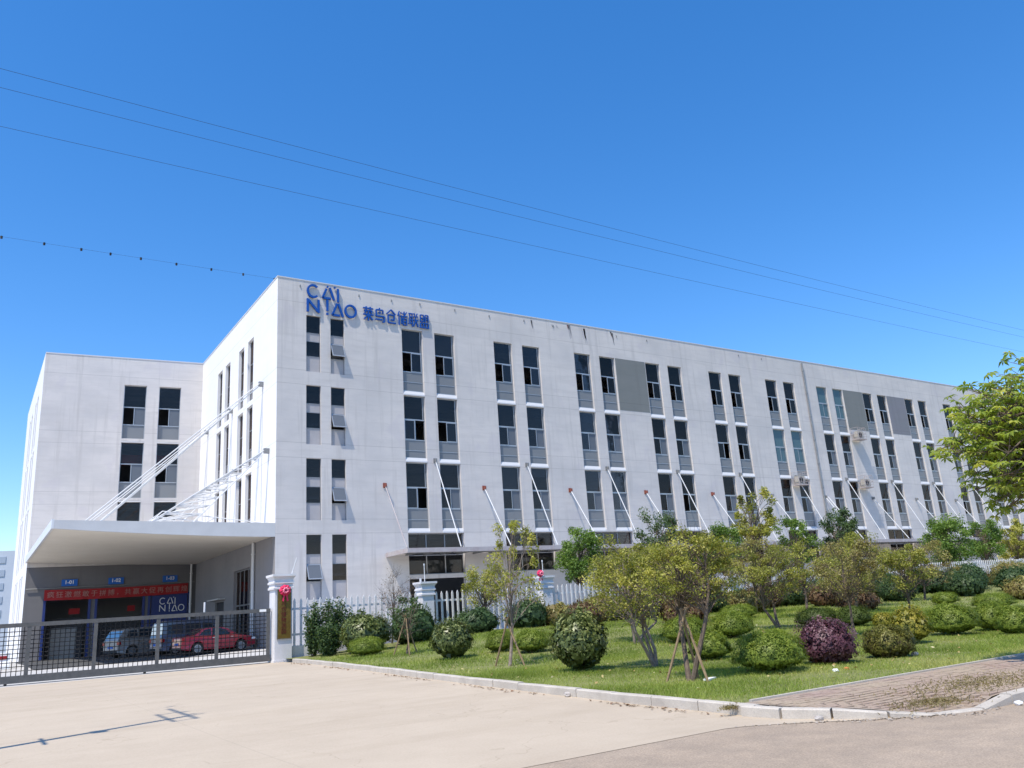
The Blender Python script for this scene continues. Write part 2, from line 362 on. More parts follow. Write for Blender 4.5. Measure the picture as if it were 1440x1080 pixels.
# kerb stones (each one a piece)
kerb = bpy.data.objects.new('kerb', None); col.objects.link(kerb); kerb['kind'] = 'structure'
def kstone(x0, y0, x1, y1, z0, z1, name='kerb_stone', w=.14):
    d = Vector((x1-x0, y1-y0, 0)); n = Vector((-d.y, d.x, 0)).normalized()*w/2; dd = d.normalized()*.006
    a = Vector((x0, y0, 0))+dd; b = Vector((x1, y1, 0))-dd; c = .015
    m = MB(); P = []
    for p, z in ((a, z0), (b, z1)):
        P += [p+n+Vector((0, 0, -.15)), p-n+Vector((0, 0, -.15)), p-n+Vector((0, 0, z-c)), p-n*.8+Vector((0, 0, z)), p+n*.8+Vector((0, 0, z)), p+n+Vector((0, 0, z-c))]
    fs = [(i, (i+1) % 6, 6+(i+1) % 6, 6+i) for i in range(6)]+[(5, 4, 3, 2, 1, 0), (6, 7, 8, 9, 10, 11)]
    m.add(P, fs); o = m.build(name, M['concrete_light'], kerb); return o
y = -16.6
while y > -38.3:
    y2 = y-1.0*rnd.uniform(.96, 1.0)
    j = rnd.uniform(-.012, .012); kstone(kx(y)+.05+j, y, kx(y2)+.05+j, y2, gz(0, y)+.125+rnd.uniform(-.008, .008), gz(0, y2)+.125+rnd.uniform(-.008, .008)); y = y2
arc = [(kx(y)+.05, y, .125), (-6.32, -39.0, .12), (-6.28, -39.55, .115), (-6.05, -40.05, .11), (-5.7, -40.5, .06), (-5.3, -40.8, .012)]
for a, b in zip(arc[:-1], arc[1:]): kstone(a[0], a[1], b[0], b[1], a[2], b[2])
kstone(-5.3, -40.8, -4.75, -41.0, .012, .015); kstone(-4.75, -41.0, -4.2, -41.03, .02, .10)
x = -4.2
while x < 30:
    kstone(x, -41.03, x+1, -41.03, .11, .12); x += 1

# ------------------------------------------------------------------ main building
mainb = thing('warehouse_building', 'long four storey white warehouse with paired dark windows and blue lettering at its corner', 'building')
W_ = 1.53; GAP = .9; PER = 7.157; X0 = 8.28; NP = 15; LEN = X0+PER*NP+1.0; TOP = 22.2
ROWS = [(19.93, 15.68, 15.37), (15.36, 11.24, 10.96), (10.95, 6.74, 6.49)]    # head, bottom of opening, sill bottom
def wall_open(name, x0, x1, z0, z1, ops, m, parent, dep=.32, back=None):
    """front wall in the local XZ plane (y=0, faces -y) with rectangular openings (xa,xb,za,zb) and reveals"""
    xs = sorted({x0, x1}|{o[0] for o in ops}|{o[1] for o in ops}); zs = sorted({z0, z1}|{o[2] for o in ops}|{o[3] for o in ops}); g = MB()
    for j in range(len(zs)-1):
        i = 0
        while i < len(xs)-1:
            cx = (xs[i]+xs[i+1])/2; cz = (zs[j]+zs[j+1])/2
            if any(o[0] < cx < o[1] and o[2] < cz < o[3] for o in ops): i += 1; continue
            k = i
            while k+1 < len(xs)-1 and not any(o[0] < (xs[k+1]+xs[k+2])/2 < o[1] and o[2] < cz < o[3] for o in ops): k += 1
            g.quad((xs[i], 0, zs[j]), (xs[k+1], 0, zs[j]), (xs[k+1], 0, zs[j+1]), (xs[i], 0, zs[j+1])); i = k+1
    for a, b, c, d in ops:
        g.quad((a, 0, c), (a, dep, c), (a, dep, d), (a, 0, d)); g.quad((b, 0, c), (b, 0, d), (b, dep, d), (b, dep, c))
        g.quad((a, 0, d), (a, dep, d), (b, dep, d), (b, 0, d)); g.quad((a, 0, c), (b, 0, c), (b, dep, c), (a, dep, c))
    me = bpy.data.meshes.new(name); me.from_pydata(g.v, [], g.f); me.materials.append(m)
    o = bpy.data.objects.new(name, me); col.objects.link(o); o.parent = parent; return o
cols = []
for k in range(NP):
    a = X0+PER*k; cols += [(a, a+W_), (a+W_+GAP, a+2*W_+GAP)]
ops = []
for a, b in cols:
    for h, bt, sb in ROWS: ops.append((a, b, sb, h))
for k in range(NP):
    a = X0+PER*k; ops.append((a, a+2*W_+GAP, 3.95, 6.48))
ops.append((X0, X0+2*W_+GAP, .3, 3.95-.25)) ; ops.append((X0+PER*2, X0+PER*2+2*W_+GAP, .3, 3.7))
SR = [(19.95, 16.30), (15.43, 11.78), (10.93, 7.28), (6.45, 2.8)]
SC = [(1.80, 2.72), (3.36, 4.27)]
for a, b in SC:
    for h, bt in SR: ops.append((a, b, bt, h))
fw = wall_open('wall', 0, LEN, 0, TOP, ops, M['wall'], mainb)
# sloping white sills
sl = MB(); sl.add([(0, .30, .0), (0, .08, .30), (0, -.012, .08), (0, -.012, 0), (W_, .30, 0), (W_, .08, .30), (W_, -.012, .08), (W_, -.012, 0)], [(0, 1, 2, 3), (7, 6, 5, 4), (1, 5, 6, 2), (3, 2, 6, 7), (0, 3, 7, 4), (0, 4, 5, 1)])
sill_me = proto(sl, 'window_sill', M['sill'])
# left side wall (x = 0 plane): local x runs along +y, outward normal is -x
DEP = 19.26
sidew = []
LW = [(5.02, 6.34), (7.25, 8.57), (10.81, 12.09), (12.97, 14.28)]
sops = []
for a, b in LW:
    for h, bt, sb in ROWS: sops.append((a, b, bt+.0, h-.02))
lops = [(4.95, 8.6, .55, 5.05), (10.9, 13.2, .5, 3.3)]
def side_xf(o, x=0, y=0, ang=90):
    o.rotation_euler = (0, 0, R(ang)); o.location = (x, y, 0)
# local x -> world +y, local +y (inwards) must be world +x : mirror along y
def wall_side(name, length, z1, sops_, m, parent, x, y, dep=.32, z0=0):
    o = wall_open(name, 0, length, z0, z1, [(a, b, c, d) for a, b, c, d in sops_], m, parent, dep)
    me = o.data
    for v in me.vertices: v.co = Vector((x+v.co.y, y+v.co.x, v.co.z))
    return o
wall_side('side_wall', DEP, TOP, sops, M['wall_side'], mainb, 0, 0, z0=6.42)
M['under'] = render_wall('shade_darkened_side_render', (.27, .26, .27), (.22, .22, .23), .3)  # white side wall turned grey low down: canopy shade painted in
wall_side('lower_side_wall', DEP, 6.42, lops, M['under'], mainb, 0, 0)
rb = MB(); rb.box(.02, .32, TOP-1.2, LEN-.02, DEP-.02, TOP-1.1); rb.build('roof', M['ceil'], mainb)
pc = MB(); pc.box(-.03, -.03, TOP, LEN+.03, .33, TOP+.07); pc.box(-.03, .33, TOP, .33, DEP, TOP+.07); pc.box(.33, DEP-.4, TOP, LEN, DEP, TOP+.07); pc.box(LEN-.3, .33, 0, LEN, DEP, TOP)
pc.build('parapet_coping', M['sill'], mainb)
bw = MB(); bw.box(0.02, DEP, 0, LEN, DEP+.2, TOP); bw.build('back_wall', M['wall'], mainb)
# interior floors, ceilings with beams, partition
it = MB()
for z in (20.35, 15.9, 11.4, 6.95): it.box(.35, .36, z, LEN-.4, DEP-.5, z+.25)
for z in (20.35, 15.9, 11.4, 6.95):
    for k in range(int(LEN/3.58)): it.box(6.3+3.58*k, .9, z-.38, 6.55+3.58*k, DEP-.5, z)
    it.box(.35, 3.2, z-.5, LEN-.4, 3.5, z)
    it.box(.35, 7.2, z-.5, LEN-.4, 7.5, z)
it.build('floor_slab', M['ceil'], mainb)
ip = MB(); ip.box(.4, 9.0, .3, LEN-.4, 9.2, 20.35); ip.box(5.6, .4, .3, 5.8, 9, 20.35); ip.box(.38, 3.6, 0.3, 5.6, 3.7, 20.3); ip.build('partition', M['room'], mainb)

# window prototypes: sub-parts share mesh data
def winmesh():
    d = {}
    H = ROWS[0][0]-ROWS[0][1]
    def fr(w, h, z_tr, z_sp, z_l, mid=True, t=.05):
        f = MB(); y0, y1 = .22, .29
        f.box(0, y0, 0, t, y1, h); f.box(w-t, y0, 0, w, y1, h); f.box(t, y0, h-t, w-t, y1, h); f.box(t, y0, 0, w-t, y1, t)
        f.box(t, y0-.02, z_tr-.035, w-t, y1, z_tr+.035); f.box(t, y0, z_sp-.03, w-t, y1, z_sp+.03); f.box(t, y0, z_l-.018, w-t, y1, z_l+.018)
        f.box(w-t-.10, y0, z_tr+.035, w-t-.06, y1, h-t)
        return f
    d['frame'] = fr
    return d
FR = winmesh()['frame']
def pane_me(w, h, key, y=.25, t=.012):
    g = MB(); g.box(0, y, 0, w, y+t, h); return proto(g, 'glass_pane', M[key])
hts = {}
for ri, (h, bt, sb) in enumerate(ROWS):
    H = h-bt; hts[ri] = (H, H-1.58, H-2.93, H-3.62)
frame_me = {ri: proto(FR(W_, *hts[ri]), 'window', M['frame_lt']) for ri in hts}
P_up = {ri: pane_me(W_-.1, hts[ri][0]-.05-hts[ri][1]-.035, 'glass') for ri in hts}
sash = MB(); hs = 1.35-.065; ws = (W_-.1)/2+.02
sash.box(0, .20, 0, .04, .24, hs); sash.box(ws-.04, .20, 0, ws, .24, hs); sash.box(.04, .20, hs-.04, ws-.04, .24, hs); sash.box(.04, .20, 0, ws-.04, .24, .04)
sash_me = proto(sash, 'sliding_sash', M['frame_lt'])
def sashpane(key):
    g = MB(); g.box(.04, .215, .04, ws-.04, .225, hs-.04); return proto(g, 'glass_pane', M[key])
sp_me = {k: sashpane(k) for k in ('glass', 'glass_curtain', 'glass_green')}
sp1 = {}
for ri in hts:
    H, zt, zs_, zl = hts[ri]
    sp1[ri] = (pane_me(W_-.1, zs_-.03-zl-.018, 'glass_spandrel', .24), pane_me(W_-.1, zl-.018-.05, 'glass_spandrel', .24), zl+.018, .05)
M['blind'] = mat('pale_blind', (.40, .40, .40), .8)
blind_me = [proto(MB().box(0, .34, -h_, W_-.12, .36, 0), 'blind', M['blind']) for h_ in (.55, 1.5)]
rb_ = random.Random(21)
def window(parent, x, ri, sc=1.0, flip=None, state='shut', tone='glass', zoff=0):
    h, bt, sb = ROWS[ri]; H, zt, zs_, zl = hts[ri]
    w = inst(frame_me[ri], 'window', parent, (x, -.08, bt+zoff)); w.scale = (sc, 1, 1)
    inst(P_up[ri] if tone != 'glass_green' else P_green[ri], 'glass_pane', w, (.05, 0, zt+.035))
    a, b, za, zb = sp1[ri]; inst(a, 'spandrel_panel', w, (.05, 0, za)); inst(b, 'spandrel_panel', w, (.05, 0, zb))
    xs_ = {'shut': (.05, W_-.05-ws), 'openl': (W_-.05-ws-.06, W_-.05-ws), 'openr': (.05, .12)}[state]
    if rb_.random() < .22:
        hh_ = rb_.choice((0, 1)); inst(blind_me[hh_], 'blind', w, (.06, 0, H-.06))
    for k, xx in enumerate(xs_):
        s = inst(sash_me, 'sliding_sash', w, (xx, .045*k, zs_+.03))
        key = tone if tone != 'glass' else ('glass_curtain' if k == 1 else 'glass')
        # pane belongs to the window as its own piece
        p = inst(sp_me[key], 'glass_pane', w, (xx, .045*k, zs_+.03))
    return w
P_green = {ri: pane_me(W_-.1, hts[ri][0]-.05-hts[ri][1]-.035, 'glass_green') for ri in hts}
def is_open(k, ri):
    if ri == 0: return 'openl' if k not in (12, 13) else 'shut'
    if (k*7+ri*3) % 11 == 0: return 'openl'
    return {(0, 1): 'openr', (1, 1): 'openl', (8, 1): 'openr', (0, 2): 'openr'}.get((k, ri), 'shut')
for k, (a, b) in enumerate(cols):
    for ri in range(3):
        tone = 'glass_green' if (k, ri) in ((12, 0), (13, 0), (10, 1), (11, 1)) else 'glass'
        window(mainb, a, ri, state=is_open(k, ri), tone=tone)
        inst(sill_me, 'window_sill', mainb, (a, 0, ROWS[ri][2]))
# ground floor shopfront glazing behind the entrance canopy
WG = 2*W_+GAP
g = MB()
g.box(0, .2, 0, .06, .28, 2.53); g.box(WG-.06, .2, 0, WG, .28, 2.53); g.box(.06, .2, 0, WG-.06, .28, .06); g.box(.06, .2, 2.47, WG-.06, .28, 2.53)
for i in (1, 2): g.box(WG*i/3-.03, .2, .06, WG*i/3+.03, .28, 2.47)
g.box(.06, .21, 1.15, WG-.06, .27, 1.21)
gw_me = proto(g, 'ground_floor_window', M['frame'])
pl = MB().box(0, .235, 0, WG/3-.07, .247, 1.2); plm = proto(pl, 'glass_pane', M['glass'])
for k in range(NP):
    w = inst(gw_me, 'ground_floor_window', mainb, (X0+PER*k, 0, 3.95))
    for i in range(3):
        for j in range(2): inst(plm, 'glass_pane', w, (WG*i/3+.035, 0, .03+j*1.22))
# grey painted infill panels between window pairs on the top floor
for (xa, xb, z0, z1, mk, lb) in ((X0+PER*2+WG+.06, X0+PER*3-.06, 15.75, 19.93, 'grey_panel', 'grey'), (X0+PER*6+WG+.06, X0+PER*7-.06, 16.0, 19.93, 'grey_panel', 'grey'), (X0+PER*7+WG+.06, X0+PER*8-.06, 16.0, 19.93, 'purple_panel', 'mauve')):
    g = MB(); g.box(xa, -.012, z0, xb, .01, z1); o = g.build('painted_panel', M[mk], mainb); o['label'] = lb+' painted patch between two window pairs'
# stair windows
def stairwin(x, h, bt, hopper=False, dz=0):
    H = h-bt; w = .92
    f = MB(); t = .035
    zs3 = [0, H-2.65, H-1.68, H-1.13, H]
    f.box(0, .2, 0, t, .27, H); f.box(w-t, .2, 0, w, .27, H)
    for z in zs3: f.box(t, .2, max(0, z-.02), w-t, .27, min(H, z+.02))
    fo = f.build('stair_window', M['frame'], mainb, loc=(x, -.10, bt))
    for i, (z0, z1) in enumerate(zip(zs3[:-1], zs3[1:])):
        if i == 1 and hopper:
            g = MB(); c, s_ = math.cos(R(24)), math.sin(R(24)); hh = z1-z0-.04; u = .0
            # tilted sash hinged on top: bottom swings out
            def T(xx, yy, zz): return (xx, .2-(hh-zz)*s_+yy*c-.0, z1-.02-(hh-zz)*c-yy*s_)
            for (xa, xb, za, zb) in ((.04, .09, 0, hh), (w-.09, w-.04, 0, hh), (.09, w-.09, 0, .06), (.09, w-.09, hh-.05, hh)):
                v = [T(xx, yy, zz) for xx in (xa, xb) for yy in (-.02, .02) for zz in (za, zb)]
                g.add(v, [(0, 1, 3, 2), (4, 6, 7, 5), (0, 4, 5, 1), (2, 3, 7, 6), (0, 2, 6, 4), (1, 5, 7, 3)])
            g.build('hopper_sash', M['frame_lt'], fo)
            g = MB(); v = [T(xx, yy, zz) for xx in (.09, w-.09) for yy in (-.006, .006) for zz in (.06, hh-.05)]
            g.add(v, [(0, 1, 3, 2), (4, 6, 7, 5), (0, 4, 5, 1), (2, 3, 7, 6), (0, 2, 6, 4), (1, 5, 7, 3)]); g.build('glass_pane', M['glass_curtain'], fo)
        elif i in (0, 2):
            g = MB(); g.box(t, .225, z0+.02, w-t, .245, z1-.02); g.build('spandrel_panel', M['stair_panel'], fo)
        else:
            g = MB(); g.box(t, .23, z0+.02, w-t, .242, z1-.02); g.build('glass_pane', M['glass'], fo)
    return fo
for ri, (h, bt) in enumerate(SR):
    stairwin(SC[0][0], h, bt, hopper=(ri == 3)); stairwin(SC[1][0], h, bt, hopper=(ri in (0, 1, 2)))
# stairs and railings seen through the stair windows
g = MB()
for fl in range(4):
    z = 2.1+4.47*fl
    for i in range(13):
        g.box(.6+.28*i, 1.6, z+i*.165, .9+.28*i, 2.9, z+i*.165+.17)
    g.box(.5, .5, z+2.0, 5.2, 1.5, z+2.15)
    for i in range(26): g.box(.62+.14*i, .9, z-2+4.47, .64+.14*i, .92, z+.95-2+4.47)
    g.box(.6, .89, z+.95-2+4.47, 4.4, .93, z+1.0-2+4.47)
g.build('staircase', M['room'], mainb)
# side windows (left face), narrower
SLF = MB(); w = 1.30; H0 = ROWS[0][0]-.02-ROWS[0][1]
def side_window(y, w, h, bt):
    H = h-bt; g = MB()
    def bx(a, z0, b, z1, d0=.18, d1=.26, k=0): g.box(d0, a, z0, d1, b, z1)
    t = .05; bx(0, 0, t, H); bx(w-t, 0, w, H); bx(t, 0, w-t, t); bx(t, H-t, w-t, H)
    for q in (.16, .32, .62): bx(t, H*q-.025, w-t, H*q+.025)
    bx(w/2-.02, H*.32, w/2+.02, H*.62)
    o = g.build('side_window', M['frame'], mainb, loc=(0, y, bt))
    zz = [0, .16, .32, .62, 1]
    for i in range(4):
        g = MB(); g.box(.215, t, H*zz[i]+.025, .225, w-t, H*zz[i+1]-.025); g.build('glass_pane' if i > 1 else 'spandrel_panel', M['glass' if i > 1 else 'glass_spandrel'], o)
for a, b in LW:
    for h, bt, sb in ROWS: side_window(a, b-a, h-.02, bt)
# tall opening and door under the big canopy
g = MB(); g.box(.16, 0, 0, .24, .08, 4.5); g.box(.16, 3.57, 0, .24, 3.65, 4.5); g.box(.16, .08, 4.42, .24, 3.57, 4.5)
for i in (1, 2, 3): g.box(.16, 3.65*i/4-.03, 0, .24, 3.65*i/4+.03, 4.42)
g.box(.16, .08, 2.3, .24, 3.57, 2.38); tw = g.build('entrance_glazing', M['frame'], mainb, loc=(0, 4.95, .55))
for i in range(4):
    for z0, z1 in ((.02, 2.3), (2.38, 4.42)):
        if i == 2 and z0 < 1: continue
        g = MB(); g.box(.195, 3.65*i/4+.04, z0, .205, 3.65*(i+1)/4-.04, z1); g.build('glass_pane', M['glass'], tw)
g = MB(); g.box(.15, 0, 0, .22, 2.3, 2.8); dr = g.build('side_door', M['dark'], mainb, loc=(0, 10.9, .5))
g = MB(); g.box(.10, 1.0, 1.0, .15, 1.06, 1.3); g.build('handle', M['chrome'], dr)
g = MB(); g.box(-.5, 10.6, 3.42, .0, 13.5, 3.5); g.build('door_hood', M['canopy'], mainb)

# downpipes
def pipe(x, y, z0, z1, r, parent, m, name='drainpipe'):
    g = MB(); g.tube([(x, y, z0), (x, y, z1)], r, 10)
    for z in np.arange(z0+1, z1, 2.2): g.tube([(x, y, z), (x, y, z+.06)], r*1.35, 10)
    return g.build(name, m, parent, smooth=False)
pipe(49.55, -.10, .4, 22.0, .075, mainb, M['metal_grey'])
pipe(-.12, 3.9, .3, 6.4, .09, mainb, M['metal_white']); 
# entrance canopy along the facade
CX0, CX1, CP, CZ = 6.75, LEN-2, 3.0, 5.05
can = thing('long_entrance_canopy', 'long thin steel canopy running along the ground floor front of the white warehouse', 'canopy', (CX0, 0, CZ))
g = MB(); L_ = CX1-CX0
g.box(0, -CP, 0, L_, -CP+.08, .26); g.box(0, -CP+.08, 0, .08, -.02, .26); g.box(L_-.08, -CP+.08, 0, L_, -.02, .26); g.build('fascia', M['pink_primer'], can)
g = MB()
k = 0; x = 0
while x < L_-.1:
    g.box(x+.1, -CP+.08, .06, x+.18, -.02, .2); x += 1.19
g.box(.1, -1.55, .05, L_-.1, -1.45, .22); g.build('beam', M['metal_grey'], can)
g = MB(); g.box(.09, -CP+.08, .205, L_-.09, -.02, .225); g.build('roof_sheet', grainy('weathered_sheet', (.48, .46, .45), (.36, .35, .35), 1, .6, .1), can)
# tie rods
tie_label = 'white diagonal tie rods holding the long entrance canopy'
RX = MB()
for k in range(2*NP):
    xx = CX0+.02+k*PER/2
    if xx > CX1-1: break
    za = 9.42 if k % 2 == 0 else 11.12
    g = MB(); g.tube([(xx, -.10, za), (xx, -CP+.1, CZ+.3)], .034, 8)
    o = g.build('tie_rod', M['metal_white'] if k else M['pink_primer'], can, loc=(-CX0, 0, -CZ))
    g = MB(); g.box(xx-.10, -.05, za-.15, xx+.10, -.002, za+.15); g.box(xx-.04, -.28, za-.1, xx+.04, -.05, za+.1)
    g.build('wall_bracket', M['rust'] if k in (0, 2, 4, 6, 8) else M['metal_grey'], can, loc=(-CX0, 0, -CZ))
    if k == 12:
        g = MB(); g.tube([(xx+.4, -.10, za), (xx+.4, -CP+.1, CZ+.3)], .045, 8); g.build('tie_rod', M['metal_white'], can, loc=(-CX0, 0, -CZ))

# blue roof lettering ------------------------------------------------
def sign_root(): return thing('blue_letter_sign', 'blue cut-out logo letters and Chinese characters on the upper corner of the white facade', 'sign', (0, -.02, 0))
LOGO = {}
def stroke(g, x0, z0, x1, z1, w, y0, y1):
    d = Vector((x1-x0, z1-z0)); d.normalize(); n = Vector((-d.y, d.x))*w/2
    g.prism([(x0+n.x, z0+n.y), (x0-n.x, z0-n.y), (x1-n.x, z1-n.y), (x1+n.x, z1+n.y)], 'y', y0, y1)
def ring(g, cx, cz, rx, rz, w, a0, a1, y0, y1, n=28):
    for i in range(n):
        t0 = R(a0+(a1-a0)*i/n); t1 = R(a0+(a1-a0)*(i+1)/n)
        g.prism([(cx+rx*math.cos(t0), cz+rz*math.sin(t0)), (cx+rx*math.cos(t1), cz+rz*math.sin(t1)), (cx+(rx-w)*math.cos(t1), cz+(rz-w)*math.sin(t1)), (cx+(rx-w)*math.cos(t0), cz+(rz-w)*math.sin(t0))], 'y', y0, y1)
def logo(parent, m, y0, y1, ox=0, oz=0, sx=1., sz=1., w=.13):
    """letters in a 3.3 x 2.0 cell, origin at the lower left"""
    def B_(name, fn):
        g = MB(); fn(g); g.v = [(ox+x*sx, y, oz+z*sz) for x, y, z in g.v]; g.build(name, m, parent)
    B_('letter_c', lambda g: ring(g, .42, 1.46, .42, .46, w, 45, 315, y0, y1))
    B_('letter_a', lambda g: (stroke(g, 1.02, 1.12, 1.28, 1.76, w, y0, y1), stroke(g, 1.50, 1.86, 1.78, 1.05, w, y0, y1), stroke(g, 1.02, 1.12, 1.56, 1.12, w, y0, y1), stroke(g, 1.33, 1.86, 1.38, 1.95, w*.8, y0, y1)))
    B_('letter_i', lambda g: (stroke(g, 2.04, .95, 2.04, 1.86, w, y0, y1), stroke(g, 1.80, 1.88, 1.87, 1.95, w*.9, y0, y1)))
    B_('letter_n', lambda g: (stroke(g, .06, .05, .06, .92, w, y0, y1), stroke(g, .10, .84, .72, .13, w*1.05, y0-.002, y1), stroke(g, .76, .05, .76, .92, w, y0, y1)))
    B_('letter_i', lambda g: (stroke(g, 1.33, .26, 1.33, 1.02, w, y0, y1), stroke(g, 1.33, .0, 1.33, .14, w, y0, y1)))
    B_('letter_a', lambda g: (stroke(g, 1.66, .06, 1.98, .86, w, y0, y1), stroke(g, 2.06, .86, 2.36, .0, w, y0, y1), stroke(g, 1.66, .06, 2.14, .06, w, y0, y1)))
    B_('letter_o', lambda g: ring(g, 2.88, .46, .42, .46, w, 0, 360, y0, y1))
sg = sign_root()
logo(sg, M['blue'], -.12, -.02, 1.80, 20.10, 1., 1.)
def text_mesh(txt, name, size, m, parent, M4, bold=0, sx=1.0, ext=.01, align='CENTER'):
    c = bpy.data.curves.new(name, 'FONT'); c.body = txt; c.size = size; c.extrude = ext; c.offset = bold; c.align_x = align; c.align_y = 'CENTER'; c.resolution_u = 3
    o = bpy.data.objects.new(name, c); col.objects.link(o); bpy.context.view_layer.update()
    me = bpy.data.meshes.new_from_object(o.evaluated_get(bpy.context.evaluated_depsgraph_get())); bpy.data.objects.remove(o)
    me.name = name; me.materials.clear(); me.materials.append(m)
    for v in me.vertices: v.co.x *= sx
    n = bpy.data.objects.new(name, me); col.objects.link(n); n.parent = parent; n.matrix_local = M4; return n
RX90 = Matrix.Rotation(R(90), 4, 'X')
HZ = {   # strokes on a 10 x 10 grid
 '菜': [(0, 8.6, 10, 8.6), (3, 7.6, 3, 9.8), (7, 7.6, 7, 9.8), (.8, 7.0, 9.2, 7.0), (1.6, 5.2, 2.4, 6.4), (5, 5.2, 5, 6.4), (8.4, 5.2, 7.6, 6.4), (0, 4.2, 10, 4.2), (5, 0, 5, 5), (4.6, 3.9, .8, .6), (5.4, 3.9, 9.2, .6)],
 '鸟': [(5, 10, 4.2, 8.6), (1.4, 8.6, 8.2, 8.6), (1.4, 8.6, 1.4, 4.2), (8.2, 8.6, 8.2, 6.2), (4.2, 7.4, 5.6, 6.2), (1.4, 4.2, 9.4, 4.2), (9.4, 4.2, 9.4, .4), (9.4, .4, 7.6, .4), (.4, 1.8, 7.4, 1.8)],
 '仓': [(5, 10, .4, 6.6), (5, 10, 9.6, 6.6), (1.8, 6.2, 8.0, 6.2), (8.0, 6.2, 8.0, 2.8), (8.0, 2.8, 4.8, 2.8), (1.8, 6.2, 1.8, .6), (1.8, .6, 9.6, .6)],
 '储': [(2.0, 10, .2, 6.6), (1.5, 8, 1.5, 0), (3.4, 9.4, 4.2, 8.2), (3.2, 6.8, 4.4, 6.8), (4.2, 6.8, 4.2, 1.0), (4.2, 1.0, 5.0, 2.0), (5.2, 8.4, 9.0, 8.4), (7.0, 10, 7.0, 6.6), (5.0, 6.6, 10, 6.6), (9.6, 9.8, 5.0, 4.2), (5.8, 4.8, 5.8, .2), (9.2, 4.8, 9.2, .2), (5.8, 4.8, 9.2, 4.8), (5.8, 2.6, 9.2, 2.6), (5.8, .4, 9.2, .4)],
 '联': [(.2, 9.4, 4.8, 9.4), (1.2, 9.4, 1.2, 2.2), (3.8, 9.4, 3.8, 0), (1.2, 7.0, 3.8, 7.0), (1.2, 4.8, 3.8, 4.8), (0, 2.0, 4.6, 2.8), (5.8, 10, 6.6, 8.4), (9.2, 10, 8.4, 8.4), (5.4, 7.6, 9.8, 7.6), (5.2, 5.0, 10, 5.0), (7.6, 7.6, 7.4, 4.6), (7.4, 4.8, 5.2, .4), (7.6, 4.8, 9.8, .4)],
 '盟': [(1, 9.6, 4.4, 9.6), (1, 9.6, 1, 5.0), (4.4, 9.6, 4.4, 5.0), (1, 7.3, 4.4, 7.3), (1, 5.0, 4.4, 5.0), (6, 9.6, 9.2, 9.6), (6, 9.6, 6, 4.6), (9.2, 9.6, 9.2, 4.6), (6, 8.0, 9.2, 8.0), (6, 6.4, 9.2, 6.4), (1, 3.6, 9.2, 3.6), (1, 3.6, 1, .6), (3.7, 3.6, 3.7, .6), (6.4, 3.6, 6.4, .6), (9.2, 3.6, 9.2, .6), (0, .4, 10, .4)]}
for i, ch in enumerate('菜鸟仓储联盟'):
    g = MB(); ox = 5.55+.81*i; oz = 20.12
    for j, (xa, za, xb, zb) in enumerate(HZ[ch]): stroke(g, ox+xa*.070, oz+za*.098, ox+xb*.070, oz+zb*.098, .085 if len(HZ[ch]) < 12 else .062, -.10-.0015*j, -.02)
    g.build('letter_character', M['blue'], sg)

# rain stains, clips along the parapet
g_cl = MB().box(-.03, -.05, -.07, .03, 0, .07); clm = proto(g_cl, 'parapet_clip', M['metal_grey'])
for x in (1.4, 5.3, 7.6, 9.7, 12.4, 15.2, 18.2, 20.8, 27.0, 30.2, 41, 44): inst(clm, 'parapet_clip', mainb, (x, 0, 21.82+rnd.uniform(-.05, .05)))
stm = mat('rust_stain', (.30, .17, .18), .9); stm2 = mat('grey_stain', (.40, .39, .40), .9)
def stain(x, z, w, h, m, n=3):
    g = MB()
    for i in range(n):
        xx = x+rnd.uniform(-w, w); hh = h*rnd.uniform(.5, 1); ww = rnd.uniform(.03, .07)
        g.add([(xx-ww, -.004, z), (xx+ww, -.004, z), (xx+ww*.7+.05, -.004, z-hh*.6), (xx+ww*.2+.12, -.004, z-hh), (xx-ww*.2+.10, -.004, z-hh), (xx-ww*.6+.04, -.004, z-hh*.6)], [(0, 1, 2, 3, 4, 5)])
    o = g.build('rain_stain', m, mainb); return o
stain(18.9, 22.0, .05, .9, stm2); stain(22.3, 22.1, .15, 1.2, stm2, 4); stain(22.2, 22.1, .05, .45, stm, 2); stain(23.7, 22.0, .22, 1.3, stm2, 6); stain(26.6, 22.0, .06, 1.1, stm2, 3); stain(26.5, 22.1, .05, .5, stm, 2); stain(21.0, 21.9, .3, .3, stm2, 5)

# air-conditioner units in wall cages
M['ac'] = grainy('aged_ac_casing', (.50, .47, .42), (.38, .34, .30), 3, .6, .05)
def acunit(x, z, lab):
    t = thing('air_conditioner', lab, 'air conditioner', (x, -.02, z), 0, 'wall mounted air conditioners')
    g = MB(); g.box(-.45, -.62, .12, .45, -.22, .82); g.build('casing', M['ac'], t, bevel=.02)
    g = MB()
    for i in range(14):
        a = 2*math.pi*i/14; a2 = 2*math.pi*(i+1)/14
        g.prism([(-.08+.27*math.cos(a), .47+.27*math.sin(a)), (-.08+.27*math.cos(a2), .47+.27*math.sin(a2)), (-.08, .47)], 'y', -.640, -.622)
    g.build('fan_grille', M['dark'], t)
    g = MB()
    for xx in (-.6, .6):
        for yy in (-.8, -.03): g.tube([(xx, yy, 0), (xx, yy, 1.15)], .018, 4)
        for zz in (0, .55, 1.15): g.tube([(xx, -.8, zz), (xx, 0, zz)], .018, 4)
    for zz in (0, .3, .6, .9, 1.15): g.tube([(-.6, -.8, zz), (.6, -.8, zz)], .014, 4)
    for xx in (-.3, 0, .3): g.tube([(xx, -.8, 0), (xx, -.8, 1.15)], .012, 4)
    g.box(-.6, -.8, .02, .6, -.02, .08); g.build('cage', M['pink_primer'], t); return t
